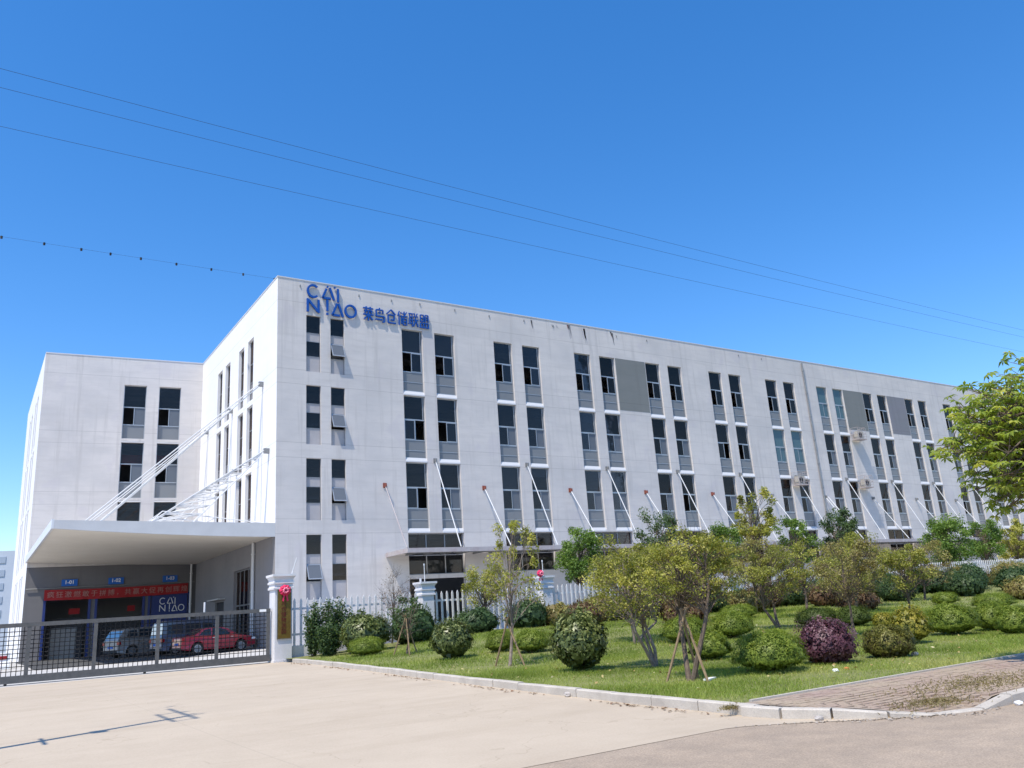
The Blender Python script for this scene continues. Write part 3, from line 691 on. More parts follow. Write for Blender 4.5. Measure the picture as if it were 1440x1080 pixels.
acunit(55.9, 14.9, 'white air conditioner in the cage just below the grey painted wall patch'); acunit(55.6, 10.3, 'white air conditioner in the cage directly beneath another one'); acunit(46.1, 10.3, 'white air conditioner in the cage between two narrow windows')

# ------------------------------------------------------------------ side wing
WA = math.atan2(20.40-DEP, -10.99)        # direction of the wing front, going left
wing = thing('side_wing_building', 'white four storey wing with two window columns behind the big canopy', 'building', (0, DEP, 0), WA+math.pi)
WL = 11.05; WD = 20
# local frame: x from -WL to 0, front faces -y
wc = [(-5.63, -4.05), (-3.16, -1.58)]; wops = []
WRO = [(20.1, 15.9), (15.7, 11.4), (11.2, 6.95)]
for a, b in wc:
    for h, bt in WRO: wops.append((a, b, bt, h))
wall_open('wall', -WL, 0, 6.55, TOP, wops, M['wall'], wing)
dops = [(-9.75, -7.05, .25, 4.35), (-6.55, -3.55, .25, 4.35), (-3.1, -.45, .25, 4.35)]
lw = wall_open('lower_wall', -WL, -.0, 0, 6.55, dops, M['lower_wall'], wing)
wf = MB(); 
for a, b in wc:
    for h, bt in WRO:
        H = h-bt; w = b-a; t = .05; g = MB()
        g.box(0, .2, 0, t, .28, H); g.box(w-t, .2, 0, w, .28, H); g.box(t, .2, 0, w-t, .28, t); g.box(t, .2, H-t, w-t, .28, H)
        for z in (H-1.72, H-3.1): g.box(t, .19, z-.035, w-t, .28, z+.035)
        g.box(w*.48, .2, H-3.1, w*.48+.05, .28, H-1.72)
        o = g.build('window', M['frame_lt'], wing, loc=(a, 0, bt))
        for (xa, xb, za, zb, mk, nm) in ((t, w-t, H-1.68, H-t, 'glass', 'glass_pane'), (w*.48+.05, w-t, H-3.06, H-1.76, 'glass_curtain', 'glass_pane'), (t, w-t, t, H-3.14, 'glass_spandrel', 'spandrel_panel')):
            g = MB(); g.box(xa, .235, za, xb, .247, zb); g.build(nm, M[mk], o)
        g = MB(); g.add([(a, .3, bt), (a, -.02, bt-.25), (b, -.02, bt-.25), (b, .3, bt), (a, -.02, bt-.3), (b, -.02, bt-.3), (a, .3, bt-.3), (b, .3, bt-.3)], [(0, 1, 2, 3), (1, 4, 5, 2), (0, 6, 4, 1), (3, 2, 5, 7), (4, 6, 7, 5)]); g.build('window_sill', M['sill'], wing)
g = MB(); g.box(-WL, -.03, TOP, 0, .3, TOP+.07); g.box(-WL, .3, TOP, -WL+.3, WD, TOP+.07); g.build('parapet_coping', M['sill'], wing)
g = MB(); g.box(-WL+.35, .3, TOP-1.2, 6, WD, TOP-1.1)
for z in (20.5, 16.0, 11.5): g.box(-WL+.35, .36, z, 0, WD, z+.25); 
g.box(-WL+.35, .36, 6.6, 0, WD, 6.85)
for z in (20.5, 16.0, 11.5):
    for y in (1.4, 3, 5): g.box(-WL+.35, y, z-.35, 0, y+.2, z)
g.build('floor_slab', M['ceil'], wing)
g = MB(); g.box(-WL+.35, 7.5, 0, 0, 7.6, 20.5); g.box(-.02, .35, 0, .1, 7.5, 20.5); g.build('partition', M['room'], wing)
g = MB(); g.box(0, 0, 0, 3.2, .05, .8); rbn = g.build('hanging_banner', M['red'], wing, loc=(-5.5, 1.2, 14.1)); rbn['label'] = 'red banner hanging inside the window'
# wing left flank: built in wing local coordinates, runs parallel to +y of the main building
fl = MB(); ca, sa = math.cos(-(WA+math.pi)), math.sin(-(WA+math.pi))
fo = [(a, a+1.25) for a in (4.3, 6.6, 10.8, 13.2)]
fops = [(a, b, z0, z1) for a, b in fo for z0, z1 in ((15.9, 20.1), (11.4, 15.7), (6.95, 11.2), (2.2, 6.3))]
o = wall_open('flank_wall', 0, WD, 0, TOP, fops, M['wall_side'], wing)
for v in o.data.vertices:
    p = Vector((v.co.y, v.co.x)); v.co = Vector((-WL+p.x*ca-p.y*sa, p.x*sa+p.y*ca, v.co.z))
for a, b in fo:
    for z0, z1 in ((15.9, 20.1), (11.4, 15.7), (6.95, 11.2), (2.2, 6.3)):
        g = MB(); g.box(.2, a, z0, .25, b, z1); g.v = [(-WL+x*ca-y*sa, x*sa+y*ca, z) for x, y, z in g.v]; g.build('flank_window', M['glass_curtain'], wing)
# loading doors under the canopy
def frame_box(x0, x1, z1, mk, t=.16):
    g = MB(); g.box(x0, -.06, .25, x0+t, .2, z1); g.box(x1-t, -.06, .25, x1, .2, z1); g.box(x0+t, -.06, z1-t, x1-t, .2, z1); return g.build('door_surround', M[mk], wing)
for i, (a, b) in enumerate(((-9.75, -7.05), (-6.55, -3.55), (-3.1, -.45))):
    frame_box(a-.12, b+.12, 4.42, 'navy')
g = MB()
for z in np.arange(.3, 4.2, .2): g.box(-9.6, .5, z, -7.2, .56, z+.185)
# interior visible in the first two doorways: dock leveller box & goods
g = MB(); g.box(-9.55, 1.6, .25, -7.3, 1.9, 2.9); g.box(-9.4, 1.5, 2.9, -7.4, 2.0, 3.05); g.build('dock_shelter', M['dark'], wing)
g = MB(); g.box(-9.3, 1.55, .3, -7.7, 1.59, 2.4); g.build('inner_shutter', M['metal_grey'], wing)
g = MB(); g.box(-6.3, 1.6, .25, -3.8, 1.9, 2.6); g.build('dock_shelter', M['dark'], wing)
g = MB(); g.box(-8.3, 1.4, 3.3, -7.6, 1.44, 3.7); g.build('inner_banner', M['red'], wing); g = MB(); g.box(-4.5, 1.4, 3.3, -4.0, 1.44, 3.7); g.build('inner_banner', M['red'], wing)
g = MB(); g.box(-3.0, .02, .25, -.55, .08, 4.25); cd = g.build('closed_blue_door', M['navy'], wing)
lg = MB(); logo(cd, M['white'], .005, .02, -2.45, 3.08, .52, .52, .10)
# unit number plates
for x, tx in ((-8.35, '1-01'), (-5.4, '1-02'), (-1.8, '1-03')):
    g = MB(); g.box(-.50, -.10, -.23, .50, -.02, .23); pl_ = g.build('number_plate', M['signblue'], wing, loc=(x, 0, 5.42))
    text_mesh(tx, 'number_text', .34, M['white'], pl_, Matrix.Translation((0, -.106, .02)) @ RX90, bold=.006, ext=.002)
# red banner
ban = thing('red_banner', 'long red cloth banner with pale Chinese slogan above the loading doors', 'banner', (0, DEP, 0), WA+math.pi)
g = MB(); n = 24
v = []; 
for i in range(n+1):
    x = -9.85+9.3*i/n; yy = -.16+.03*math.sin(i*1.9); dz = -.07*math.sin(math.pi*i/n)+(i/n)*.06
    v += [(x, yy, 4.27+dz), (x, yy-.01, 4.98+dz)]
g.add(v, [(2*i, 2*i+2, 2*i+3, 2*i+1) for i in range(n)]); g.build('cloth', M['red'], ban)
for i, ch in enumerate('疯狂激燃敢于拼搏，共赢大促再创辉煌'):
    t = text_mesh(ch, 'banner_character', .46, mat('faded_print', (.42, .22, .19), .8) if i == 0 else bpy.data.materials['faded_print'], ban, Matrix.Translation((-9.45+.54*i, -.215, 4.60-.04*math.sin(math.pi*i/17)+.05*i/17)) @ RX90, bold=0, ext=.003)
g = MB(); g.tube([(-11.0, -.1, 5.08), (-.1, -.1, 5.12)], .035, 6); g.build('conduit', M['metal_grey'], wing)
pipe(-.35, -.12, .3, 6.5, .08, wing, M['metal_white'])

# ------------------------------------------------------------------ big canopy with trusses
bc = thing('big_loading_canopy', 'large white wing-shaped canopy over the loading yard with a cream underside', 'canopy', (0, 0, 0))
CL = -11.0; nx = 22
def ztop(x): return 7.12+.15*(x/CL)
def zbot(x):
    t = -x/11.0
    return 6.35+.50*t**1.6+.12*math.sin(math.pi*t)*0
g = MB(); v = []
for i in range(nx+1):
    x = CL*i/nx-.005
    v += [(x, 0.0, zbot(x)+.02), (x, 0.0, ztop(x))]
g.add(v, [(2*i, 2*i+1, 2*i+3, 2*i+2) for i in range(nx)])
def fasc(y0, y1):
    g = MB(); v = []
    for i in range(nx+1):
        x = CL*i/nx-.005; v += [(x, y0, zbot(x)), (x, y0, ztop(x)), (x, y1, ztop(x)), (x, y1, zbot(x))]
    f = []
    for i in range(nx):
        a, b = 4*i, 4*i+4
        for k in range(4): f.append((a+k, a+(k+1) % 4, b+(k+1) % 4, b+k))
    f += [(0, 1, 2, 3), (4*nx+3, 4*nx+2, 4*nx+1, 4*nx)]
    g.add(v, f); return g
fasc(0.0, .14).build('fascia', M['canopy'], bc)
g = MB(); v = []; ny = 12
for j in range(ny+1):
    y = .14+(20.3-.14)*j/ny
    for i in range(nx+1):
        x = CL*i/nx-.01; yy = min(y, DEP+(-x)*.1036-.03); v.append((x, yy, zbot(x)+.06+.0*j))
nn_ = nx+1
g.add(v, [(j*nn_+i, j*nn_+i+1, (j+1)*nn_+i+1, (j+1)*nn_+i) for j in range(ny) for i in range(nx)]); g.build('soffit', M['soffit'], bc)
g = MB(); v = []
for j in range(ny+1):
    y = .14+(20.3-.14)*j/ny
    for i in range(nx+1):
        x = CL*i/nx-.01; yy = min(y, DEP+(-x)*.1036-.03); v.append((x, yy, ztop(x)-.05))
g.add(v, [(j*nn_+i, j*nn_+i+1, (j+1)*nn_+i+1, (j+1)*nn_+i) for j in range(ny) for i in range(nx)]); g.build('roof_sheet', M['canopy'], bc)
g = MB(); g.box(CL-.12, 0, zbot(CL), CL-.01, 20.35, ztop(CL)+.05); g.build('edge_beam', M['metal_white'], bc)
for t0 in (2.76, 9.9, 16.8):
    g = MB()
    for dy in (-.32, .32):
        g.tube([(-.25, t0+dy*.2, 16.05), (-9.6, t0+dy, 7.35)], .036, 6)
    for k in range(1, 16):
        q = k/16; g.tube([(-.25-9.35*q, t0-.32*(.2+.8*q), 16.05-8.7*q), (-.25-9.35*(q+.03), t0+.32*(.2+.8*q), 16.05-8.7*(q+.03))], .018, 4)
    g.tube([(-.25, t0, 15.9), (-8.9, t0, 7.3)], .04, 6)
    g.build('stay_truss', M['metal_white'], bc)
    g = MB(); g.box(-.28, t0-.09, 15.88, -.002, t0+.09, 16.18); g.build('wall_bracket', M['metal_grey'], bc)
    g = MB(); g.tube([(-.04, t0, 15.8), (-.04, t0, 7.2)], .02, 4); g.build('conduit', M['metal_white'], bc)
for t0 in (1.35, 8.4, 15.5):
    g = MB(); A = Vector((-.3, t0, 11.55)); B1 = Vector((-6.4, t0, 7.3)); B2 = Vector((-4.2, t0, 7.3)); n = 9
    for dy in (-.28, .28):
        g.tube([A, B1+Vector((0, dy, 0))], .036, 6); g.tube([A-Vector((0, 0, .15)), B2+Vector((0, dy, 0))], .032, 6)
        for k in range(2, n+1):
            p = A.lerp(B1, k/n)+Vector((0, dy*k/n, 0)); q = A.lerp(B2, k/n)+Vector((0, dy*k/n, 0)); q0 = A.lerp(B2, (k-1)/n)+Vector((0, dy*(k-1)/n, 0))
            g.tube([p, q], .022, 4); g.tube([p, q0], .022, 4)
    for k in range(2, n+1):
        p = A.lerp(B1, k/n); g.tube([p+Vector((0, -.28*k/n, 0)), p+Vector((0, .28*k/n, 0))], .018, 4); 
        p2 = A.lerp(B1, (k-1)/n); g.tube([p+Vector((0, -.28*k/n, 0)), p2+Vector((0, .28*(k-1)/n, 0))], .015, 4)
    g.prism([(A.x-.05, 11.5), (-1.0, 11.0), (-.75, 10.85)], 'y', t0-.02, t0+.02)
    g.build('lattice_truss', M['metal_white'], bc)
    g = MB(); g.box(-.32, t0-.1, 11.38, -.002, t0+.1, 11.68); g.build('wall_bracket', M['metal_grey'], bc)
g = MB()
for k in range(9):
    y = 1.2+k*2.2; g.tube([(-.2, y, 7.25), (-5.8, y, 7.9), (-6.4, y, 7.3)], .03, 4); g.tube([(-3, y, 7.25), (-3, y, 7.57)], .02, 4)
g.tube([(-3, 1.2, 7.57), (-3, 18.8, 7.57)], .03, 4); g.tube([(-5.8, 1.2, 7.9), (-5.8, 18.8, 7.9)], .03, 4); g.build('roof_purlins', M['metal_white'], bc)

# ------------------------------------------------------------------ far apartment block on the left
fb = thing('distant_apartment_block', 'pale grey apartment block far away at the left edge', 'building', (5, 190, 0), R(-20))
g = MB(); g.box(-60, 0, 0, 0, 18, 24.2); g.box(-50, 3, 24.2, -40, 12, 27); g.build('walls', grainy('far_wall', (.58, .62, .68), (.54, .58, .65), .2, .9, .1), fb)
fwm = proto(MB().box(0, -.15, 0, 1.6, .0, 1.6), 'window', mat('far_glass', (.36, .41, .48), .5))
for i in range(11):
    for j in range(7): inst(fwm, 'window', fb, (-3.4-3.6*i, 0, 2+3.2*j))

# ------------------------------------------------------------------ gate pillar, gate, fence
def pillar(x, y, z, w, h, lab, cat='gate pillar', group=None, name='gate_pillar'):
    t = thing(name, lab, cat, (x, y, z), 0, group); a = w/2
    g = MB(); g.box(-a, -a, 0, a, a, h-.55); g.build('shaft', M['pillar'], t, bevel=.01)
    g = MB(); g.box(-a-.03, -a-.03, 0, a+.03, a+.03, .08); g.build('plinth', M['pillar'], t)
    g = MB(); prof = [(0, -.55), (.05, -.55), (.05, -.48), (.02, -.46), (.02, -.36), (.06, -.34), (.06, -.28), (.03, -.27), (.03, -.20), (.07, -.12), (.11, -.08), (.11, 0), (0, .0)]
    v = []
    for e, z_ in prof: v += [(-a-e, -a-e, h+z_), (a+e, -a-e, h+z_), (a+e, a+e, h+z_), (-a-e, a+e, h+z_)]
    f = []
    for i in range(len(prof)-1):
        for k in range(4): f.append((4*i+k, 4*i+(k+1) % 4, 4*i+4+(k+1) % 4, 4*i+4+k))
    g.add(v, f+[(len(v)-4, len(v)-3, len(v)-2, len(v)-1)]); g.build('cap', M['pillar'], t); return t
gp = pillar(-4.40, -15.0, .17, .66, 3.15, 'tall white gate pillar carrying a gold name board with a red bow')
g = MB(); g.tube([(.30, -.2, 3.0), (.50, -.35, 3.75)], .02, 6); g.build('thin_rod', M['metal_white'], gp)
nb_ = thing('name_board', 'vertical gold name board with dark lettering on the gate pillar', 'sign', (-4.38, -15.335, 1.0))
g = MB(); g.box(-.25, -.03, 0, .25, 0, 1.85); g.build('board', M['gold'], nb_); g = MB(); g.box(-.27, -.035, 0, -.25, 0, 1.85); g.box(.25, -.035, 0, .27, 0, 1.85); g.box(-.27, -.035, -.02, .27, 0, 0); g.box(-.27, -.035, 1.85, .27, 0, 1.87); g.build('border', M['metal_grey'], nb_)
for i, ch in enumerate('菜鸟仓储物流园'): text_mesh(ch, 'board_character', .2, M['maroon'], nb_, Matrix.Translation((-.02, -.036, 1.45-.2*i)) @ RX90, bold=0, ext=.003)
def bow(x, y, z, s, lab):
    t = thing('ribbon_bow', lab, 'ribbon bow', (x, y, z), 0, 'red ribbon bows')
    for j in range(2):
        g = MB()
        for i in range(9):
            a = 2*math.pi*(i+.5*j)/9; rr = s*(.6+.4*j); cx, cz = rr*.55*math.cos(a), rr*.5*math.sin(a); p = []
            for k in range(7):
                b = 2*math.pi*k/7; p.append((cx+rr*.42*math.cos(b)*.9, -.02-.05*(1-j)-.03*math.sin(b*2), cz+rr*.36*math.sin(b)))
            c = (cx*1.1, -.13-.05*(1-j), cz*1.1); o_ = len(g.v); g.v += p+[c]; g.f += [(o_+k, o_+(k+1) % 7, o_+7) for k in range(7)]; g.m += [0]*7
        g.build('loops', M['pink'] if j else M['pink2'], t)
    g = MB(); g.add([(-.04*s*4, -.04, 0), (0, -.05, 0), (-.06*s*4, -.05, -s*1.6), (-.12*s*4, -.04, -s*1.5)], [(0, 1, 2, 3)]); g.add([(.0, -.05, 0), (.04*s*4, -.04, 0), (.12*s*4, -.05, -s*1.5), (.06*s*4, -.04, -s*1.6)], [(0, 1, 2, 3)]); g.build('tails', M['pink'], t)
bow(-4.36, -15.38, 2.72, .25, 'pink and red ribbon bow at the top of the gold name board')

# sliding gate
GA = WA+math.pi
gate = thing('sliding_gate', 'long grey steel sliding gate with a dark square mesh beside the gate pillar', 'gate', (-4.78, -15.0+.04, .18), GA)
GL = 16.6
g = MB(); g.box(-GL, -.06, 1.80, 0, .06, 1.93); g.build('top_rail', M['gate_metal'], gate)
g = MB(); g.box(-GL, -.09, .06, 0, .09, .29); g.build('bottom_beam', M['gate_metal'], gate)
g = MB(); g.box(-.40, -.068, 1.82, -.16, -.061, 1.91); g.build('white_tag', M['white'], gate)
pm = proto(MB().box(-.06, -.05, .29, .06, .05, 1.80), 'gate_post', M['gate_metal']); posts = [-.07]+[-1.87-1.96*i for i in range(8)]
for x in posts: inst(pm, 'gate_post', gate, (x, 0, 0))
vb = MB(); vb.tube([(0, 0, .29), (0, 0, 1.80)], .012, 4); vbm = proto(vb, 'grille_bar', M['gate_bar'])
hb = MB(); hb.tube([(-.92, 0, 0), (.92, 0, 0)], .012, 4); hbm = proto(hb, 'grille_bar', M['gate_bar'])
for a, b in zip(posts[:-1], posts[1:]):
    w = a-b; n = max(2, int(w/.14))
    for i in range(1, n): inst(vbm, 'grille_bar', gate, (b+w*i/n, .0, 0))
    for k in range(1, 11): inst(hbm, 'grille_bar', gate, ((a+b)/2, .018, .29+1.51*k/11), 0, ((w-.12)/1.84, 1, 1))
for x in (-4.2, -8.3, -12.4): g = MB(); g.tube([(x, -.03, .04), (x, .03, .04)], .045, 12); g.build('wheel', M['black'], gate)
g = MB(); g.tube([(-2.32, 0, 1.93), (-2.32, 0, 2.28)], .035, 6); g.build('short_post', M['metal_white'], gate)
tr = MB(); d_ = Vector((math.cos(GA), math.sin(GA), 0))
tr.box(-GL-3, -.03, -.003, 0, .03, .012); o = tr.build('gate_track', M['metal_grey'], None, loc=(-4.78, -14.96, .186)); o.rotation_euler.z = GA; tag(o, 'thin dark steel ground rail beneath the sliding gate', 'rail')

# fence
FX = -4.38+.33
bays = 10; picket = MB()
picket.prism([(-.042, 0), (.042, 0), (.042, 1.62), (0, 1.72), (-.042, 1.62)], 'y', -.02, .02); pkm = proto(picket, 'picket', M['picket'])
ordn = ['first', 'second', 'third', 'fourth', 'fifth', 'sixth', 'seventh', 'eighth', 'ninth', 'tenth', 'eleventh', 'twelfth', 'thirteenth']
for b in range(bays):
    x0 = -4.38+6.04*b+.36; x1 = x0+6.04-.70; zb = max(comp(x0, -15), .45)+.22*sm(0, 40, x0)
    t = thing('picket_fence', ordn[b]+' white picket fence bay counting from the gate pillar', 'fence', (x0, -15.0, zb), 0, 'white picket fence bays')
    n = 21; w = x1-x0
    for i in range(n): inst(pkm, 'picket', t, (w*(i+.5)/n, -.05, .25+rnd.uniform(-.01, .01)))
    g = MB(); g.box(0, -.015, .62, w, .035, .70); g.build('rail', M['picket'], t); g = MB(); g.box(0, -.015, 1.55, w, .035, 1.63); g.build('rail', M['picket'], t)
    g = MB(); g.box(0, -.1, -.6, w, .1, .26); g.build('base_wall', M['pillar'], t)
    if b:
        pz = .17
        p = pillar(x0-.36, -15.0, pz, .54 if b < 4 else .34, 2.62+.03*b if b < 4 else 2.15+.25*sm(0, 40, x0), ordn[b]+' white fence pillar counting from the gate', 'fence pillar', 'white fence pillars', 'fence_pillar')
        if b in (1, 2, 3):
            g = MB(); g.tube([(0, 0, 2.6), (0, 0, 3.35)], .016, 6); g.tube([(0, 0, 3.32), (0, 0, 3.40)], .03, 6); g.build('lamp_rod', M['metal_white'], p)
        if b == 1:
            g = MB(); g.box(-.26, -.1, 2.66, -.2, -.04, 2.8); g.build('small_lamp', M['metal_white'], p)
bow(7.30, -15.33, 2.95, .2, 'small red ribbon bow on top of a fence pillar')

# ------------------------------------------------------------------ cars
def wheel(parent, x, y, r, w):
    g = MB(); g.tube([(x, y-w/2, r), (x, y+w/2, r)], r, 20); t = g.build('wheel', M['black'], parent)
    g = MB(); s_ = -1 if y < 0 else 1; yy = y+s_*(w/2+.004)
    g.tube([(x, yy-.012, r), (x, yy+.006, r)], r*.62, 16); g.build('rim', M['metal_grey'], t)
    g = MB()
    for k in range(5):
        a = 2*math.pi*k/5; c, s2 = math.cos(a), math.sin(a)
        g.add([(x-.04*s2, yy+s_*.012, r+.04*c), (x+.04*s2, yy+s_*.012, r-.04*c), (x+r*.6*c+.045*s2, yy+s_*.01, r+r*.6*s2-.045*c), (x+r*.6*c-.045*s2, yy+s_*.01, r+r*.6*s2+.045*c)], [(0, 1, 2, 3)])
    n = 18
    for k in range(n):
        a, b = 2*math.pi*k/n, 2*math.pi*(k+1)/n
        g.add([(x+r*q*math.cos(t_), yy+s_*.01, r+r*q*math.sin(t_)) for t_, q in ((a, .56), (b, .56), (b, .66), (a, .66))], [(0, 1, 2, 3)])
    g.build('rim', M['chrome'], t)
def car(name, lab, cat, loc, rz, mk, kind):
    t = thing(name, lab, cat, loc, rz)
    if kind == 'sedan':
        Ln, Wd, r = 4.55, 1.76, .32; wx = (.92, 3.55)
        top = [(0, .62), (.02, .95), (.15, 1.02), (.75, 1.05), (1.1, 1.0), (3.2, .98), (4.2, .82), (4.5, .68), (4.55, .5)]
        roof = [(.70, 1.03), (1.25, 1.38), (1.7, 1.46), (2.3, 1.45), (2.75, 1.32), (3.35, .96)]
        wins = [[(.98, 1.04), (1.33, 1.33), (1.70, 1.39), (1.72, 1.02)], [(1.80, 1.02), (1.78, 1.40), (2.25, 1.39), (2.6, 1.27), (2.98, 1.0)]]
    elif kind == 'suv':
        Ln, Wd, r = 4.4, 1.82, .35; wx = (.85, 3.5)
        top = [(0, .6), (.0, 1.0), (.08, 1.1), (.3, 1.12), (3.1, 1.10), (4.0, .98), (4.33, .82), (4.4, .5)]
        roof = [(.06, 1.10), (.35, 1.55), (.6, 1.66), (2.2, 1.68), (2.55, 1.60), (3.2, 1.08)]
        wins = [[(.50, 1.14), (.62, 1.50), (1.15, 1.56), (1.18, 1.13)], [(1.27, 1.13), (1.25, 1.57), (2.1, 1.58), (2.12, 1.12)], [(2.2, 1.12), (2.18, 1.57), (2.45, 1.53), (2.85, 1.12)]]
    else:
        Ln, Wd, r = 4.5, 1.75, .33; wx = (.8, 3.55)
        top = [(0, .5), (.0, 1.0), (.03, 1.12), (3.5, 1.08), (4.2, .95), (4.45, .75), (4.5, .5)]
        roof = [(.03, 1.1), (.12, 1.80), (.3, 1.90), (2.9, 1.90), (3.2, 1.80), (3.75, 1.07)]
        wins = [[(.35, 1.16), (.38, 1.68), (1.25, 1.70), (1.25, 1.15)], [(1.36, 1.15), (1.36, 1.70), (2.3, 1.70), (2.3, 1.13)], [(2.42, 1.13), (2.42, 1.70), (2.98, 1.67), (3.32, 1.11)]]
    hw = Wd/2
    def arch(cx): return [(cx+math.cos(R(a))*(r+.06), .30+max(0, math.sin(R(a)))*(r+.09)) for a in range(0, 181, 20)]
    bottom = []
    for cx in reversed(wx): bottom += [(cx+r+.06, .22)]+arch(cx)+[(cx-r-.06, .22)]
    outline = [(0, .3)]+top+[(Ln, .3)]+bottom
    def halfw(x, z):
        e = min(x, Ln-x); f = 1-.16*max(0, 1-e/.55)**2; return hw*f*(1-.10*max(0, z-.9)/.6)
    def loft(poly, mkk, nm, par, inset=0, scale=1.0):
        n = len(poly); g = MB(); v = [(x, -halfw(x, z)*scale, z) for x, z in poly]+[(x, halfw(x, z)*scale, z) for x, z in poly]
        import mathutils
        tri = mathutils.geometry.tessellate_polygon([[Vector((x, z, 0)) for x, z in poly]])
        f = [(i, (i+1) % n, n+(i+1) % n, n+i) for i in range(n)]+[tuple(q) for q in tri]+[tuple(n+k for k in reversed(q)) for q in tri]
        g.add(v, f); return g.build(nm, M[mkk], par, bevel=0.0)
    b = loft(outline, mk, 'body', t); b.modifiers.new('bevel', 'BEVEL').width = .05; b.modifiers['bevel'].segments = 3; b.modifiers['bevel'].limit_method = 'ANGLE'; b.modifiers['bevel'].angle_limit = R(50)
    cb = loft(roof+[(roof[-1][0], roof[-1][1]-.05), (roof[0][0], roof[0][1]-.05)], mk, 'cabin', t, scale=.95); m_ = cb.modifiers.new('bevel', 'BEVEL'); m_.width = .05; m_.segments = 3; m_.limit_method = 'ANGLE'
    for wn in wins:
        for s_ in (-1, 1):
            g = MB(); v = [(x, s_*(halfw(x, z)*.95+.006), z) for x, z in wn]; g.add(v, [tuple(range(len(v)))]); g.build('side_window', M['car_glass'], t)
    for (a, c_), nm in (((roof[0], roof[1]), 'rear_window'), ((roof[-1], roof[-2]), 'windscreen')):
        g = MB(); q0, q1 = (a[0]*.9+c_[0]*.1, a[1]*.9+c_[1]*.1), (a[0]*.08+c_[0]*.92, a[1]*.08+c_[1]*.92); s1 = -1 if nm == 'rear_window' else 1
        nx_, nz_ = (c_[1]-a[1])*s1, abs(c_[0]-a[0]); l_ = math.hypot(nx_, nz_); ox, oz = nx_/l_*.012, nz_/l_*.012
        g.add([(q0[0]+ox, -hw*.80, q0[1]+oz), (q0[0]+ox, hw*.80, q0[1]+oz), (q1[0]+ox, hw*.72, q1[1]+oz), (q1[0]+ox, -hw*.72, q1[1]+oz)], [(0, 1, 2, 3)]); g.build(nm, M['car_glass'], t)
    for s_ in (-1, 1):
        g = MB(); g.box(-.02, s_*hw*.84-.16, .74, .12, s_*hw*.84+.10, .94); g.build('tail_light', M['lamp_red'], t, bevel=.02)
        g = MB(); g.box(Ln-.32, s_*hw*.78-.14, .62, Ln-.03, s_*hw*.78+.12, .76); g.build('headlight', M['lamp_clear'], t, bevel=.02)
        g = MB(); g.box(roof[-1][0]-.55, s_*(hw*.97), 1.0, roof[-1][0]-.35, s_*(hw*.97+.16), 1.12); g.build('wing_mirror', M[mk], t, bevel=.02)
        for xd in (wins[0][2][0]+.04, wins[-1][-1][0]-.1):
            g = MB(); g.box(xd, s_*(halfw(xd, .85)+.001), .85, xd+.16, s_*(halfw(xd, .85)+.03), .88); g.build('door_handle', M['chrome'], t)
        for cx in wx: wheel(t, cx, s_*(hw-.13), r, .2)
    g = MB(); g.box(-.03, -.26, .55, 0.0, .26, .68); g.build('number_plate', M['signblue'], t)
    g = MB(); g.box(-.02, -hw*.8, .30, .06, hw*.8, .42); g.box(Ln-.06, -hw*.8, .30, Ln+.02, hw*.8, .42); g.build('bumper_trim', M['black'], t)
    return t
c_ = car('parked_car', 'dark red sedan parked nose to the wall in the canopy shade', 'car', (-4.45, 2.95, comp(-2.5, 3)), R(8), 'car_red', 'sedan'); c_.scale = (.93, .95, .95)
car('parked_car', 'silver SUV seen from behind left of the minivan', 'car', (-6.9, 9.2, comp(-5, 10)), R(22), 'car_silver', 'suv')
car('parked_van', 'blue-grey minivan standing behind the red sedan', 'van', (-5.0, 5.9, comp(-4, 7)), R(14), 'car_blue', 'van')
grid('canopy_shade_sheet', -11.2, -.02, 1.6, 20.2, .8, .8, lambda x, y: comp(x, y)+.006, M['yard_shade'], lambda x, y: x)  # dark sheet added where the canopy shades the yard

# barriers and boxes by the wing corner
def barrier(x, y, rz, c, lab):
    t = thing('road_barrier', lab, 'barrier', (x, y, comp(x, y)), rz)
    g = MB(); g.prism([(-.25, 0), (.25, 0), (.22, .2), (.1, .45), (.08, .85), (-.08, .85), (-.1, .45), (-.22, .2)], 'x', -.6, .6); g.build('shell', M[c], t, bevel=.02)
    g = MB(); g.box(-.45, -.13, .5, .45, .13, .68); g.build('band', M['white' if c != 'white' else 'red'], t); return t
barrier(-14.0, 6.0, .2, 'red', 'red plastic road barrier with white band seen through the gate'); barrier(-12.7, 6.4, .1, 'white', 'white plastic road barrier with red band seen through the gate')

# ------------------------------------------------------------------ wires and pole
def poly_wire(p0, p1, sag, n=24):
    return [Vector(p0).lerp(Vector(p1), i/n)-Vector((0, 0, 4*sag*(i/n)*(1-i/n))) for i in range(n+1)]
PX, PY = -15.9, -33.05
pole = thing('utility_pole', 'concrete power pole just left of the view that casts the long shadow on the drive', 'pole', (PX, PY, 0))
g = MB(); g.tube([(0, 0, 0), (0, 0, 10.2)], [.10, .065], 12); g.build('pole_shaft', M['pole'], pole); g = MB(); g.tube([(0, 0, 10.2), (0, 0, 10.9)], .03, 6); g.build('top_pin', M['metal_grey'], pole)
g = MB(); g.box(.10, -.55, 10.05, .15, 1.75, 10.10); g.build('crossarm', M['metal_grey'], pole); g = MB(); g.box(.10, -.45, 9.3, .14, 1.1, 9.35); g.box(.1, -.45, 9.35, .13, -.42, 10.05); g.box(.1, .9, 9.35, .13, .93, 10.05); g.build('lower_frame', M['metal_grey'], pole)
g = MB(); g.box(-.1, -.22, 7.2, .1, .1, 7.28); g.build('bracket', M['metal_grey'], pole); g = MB(); g.box(.07, -.5, 5.4, .11, .4, 5.44); g.build('lower_arm', M['metal_grey'], pole)
WZ = 10.45
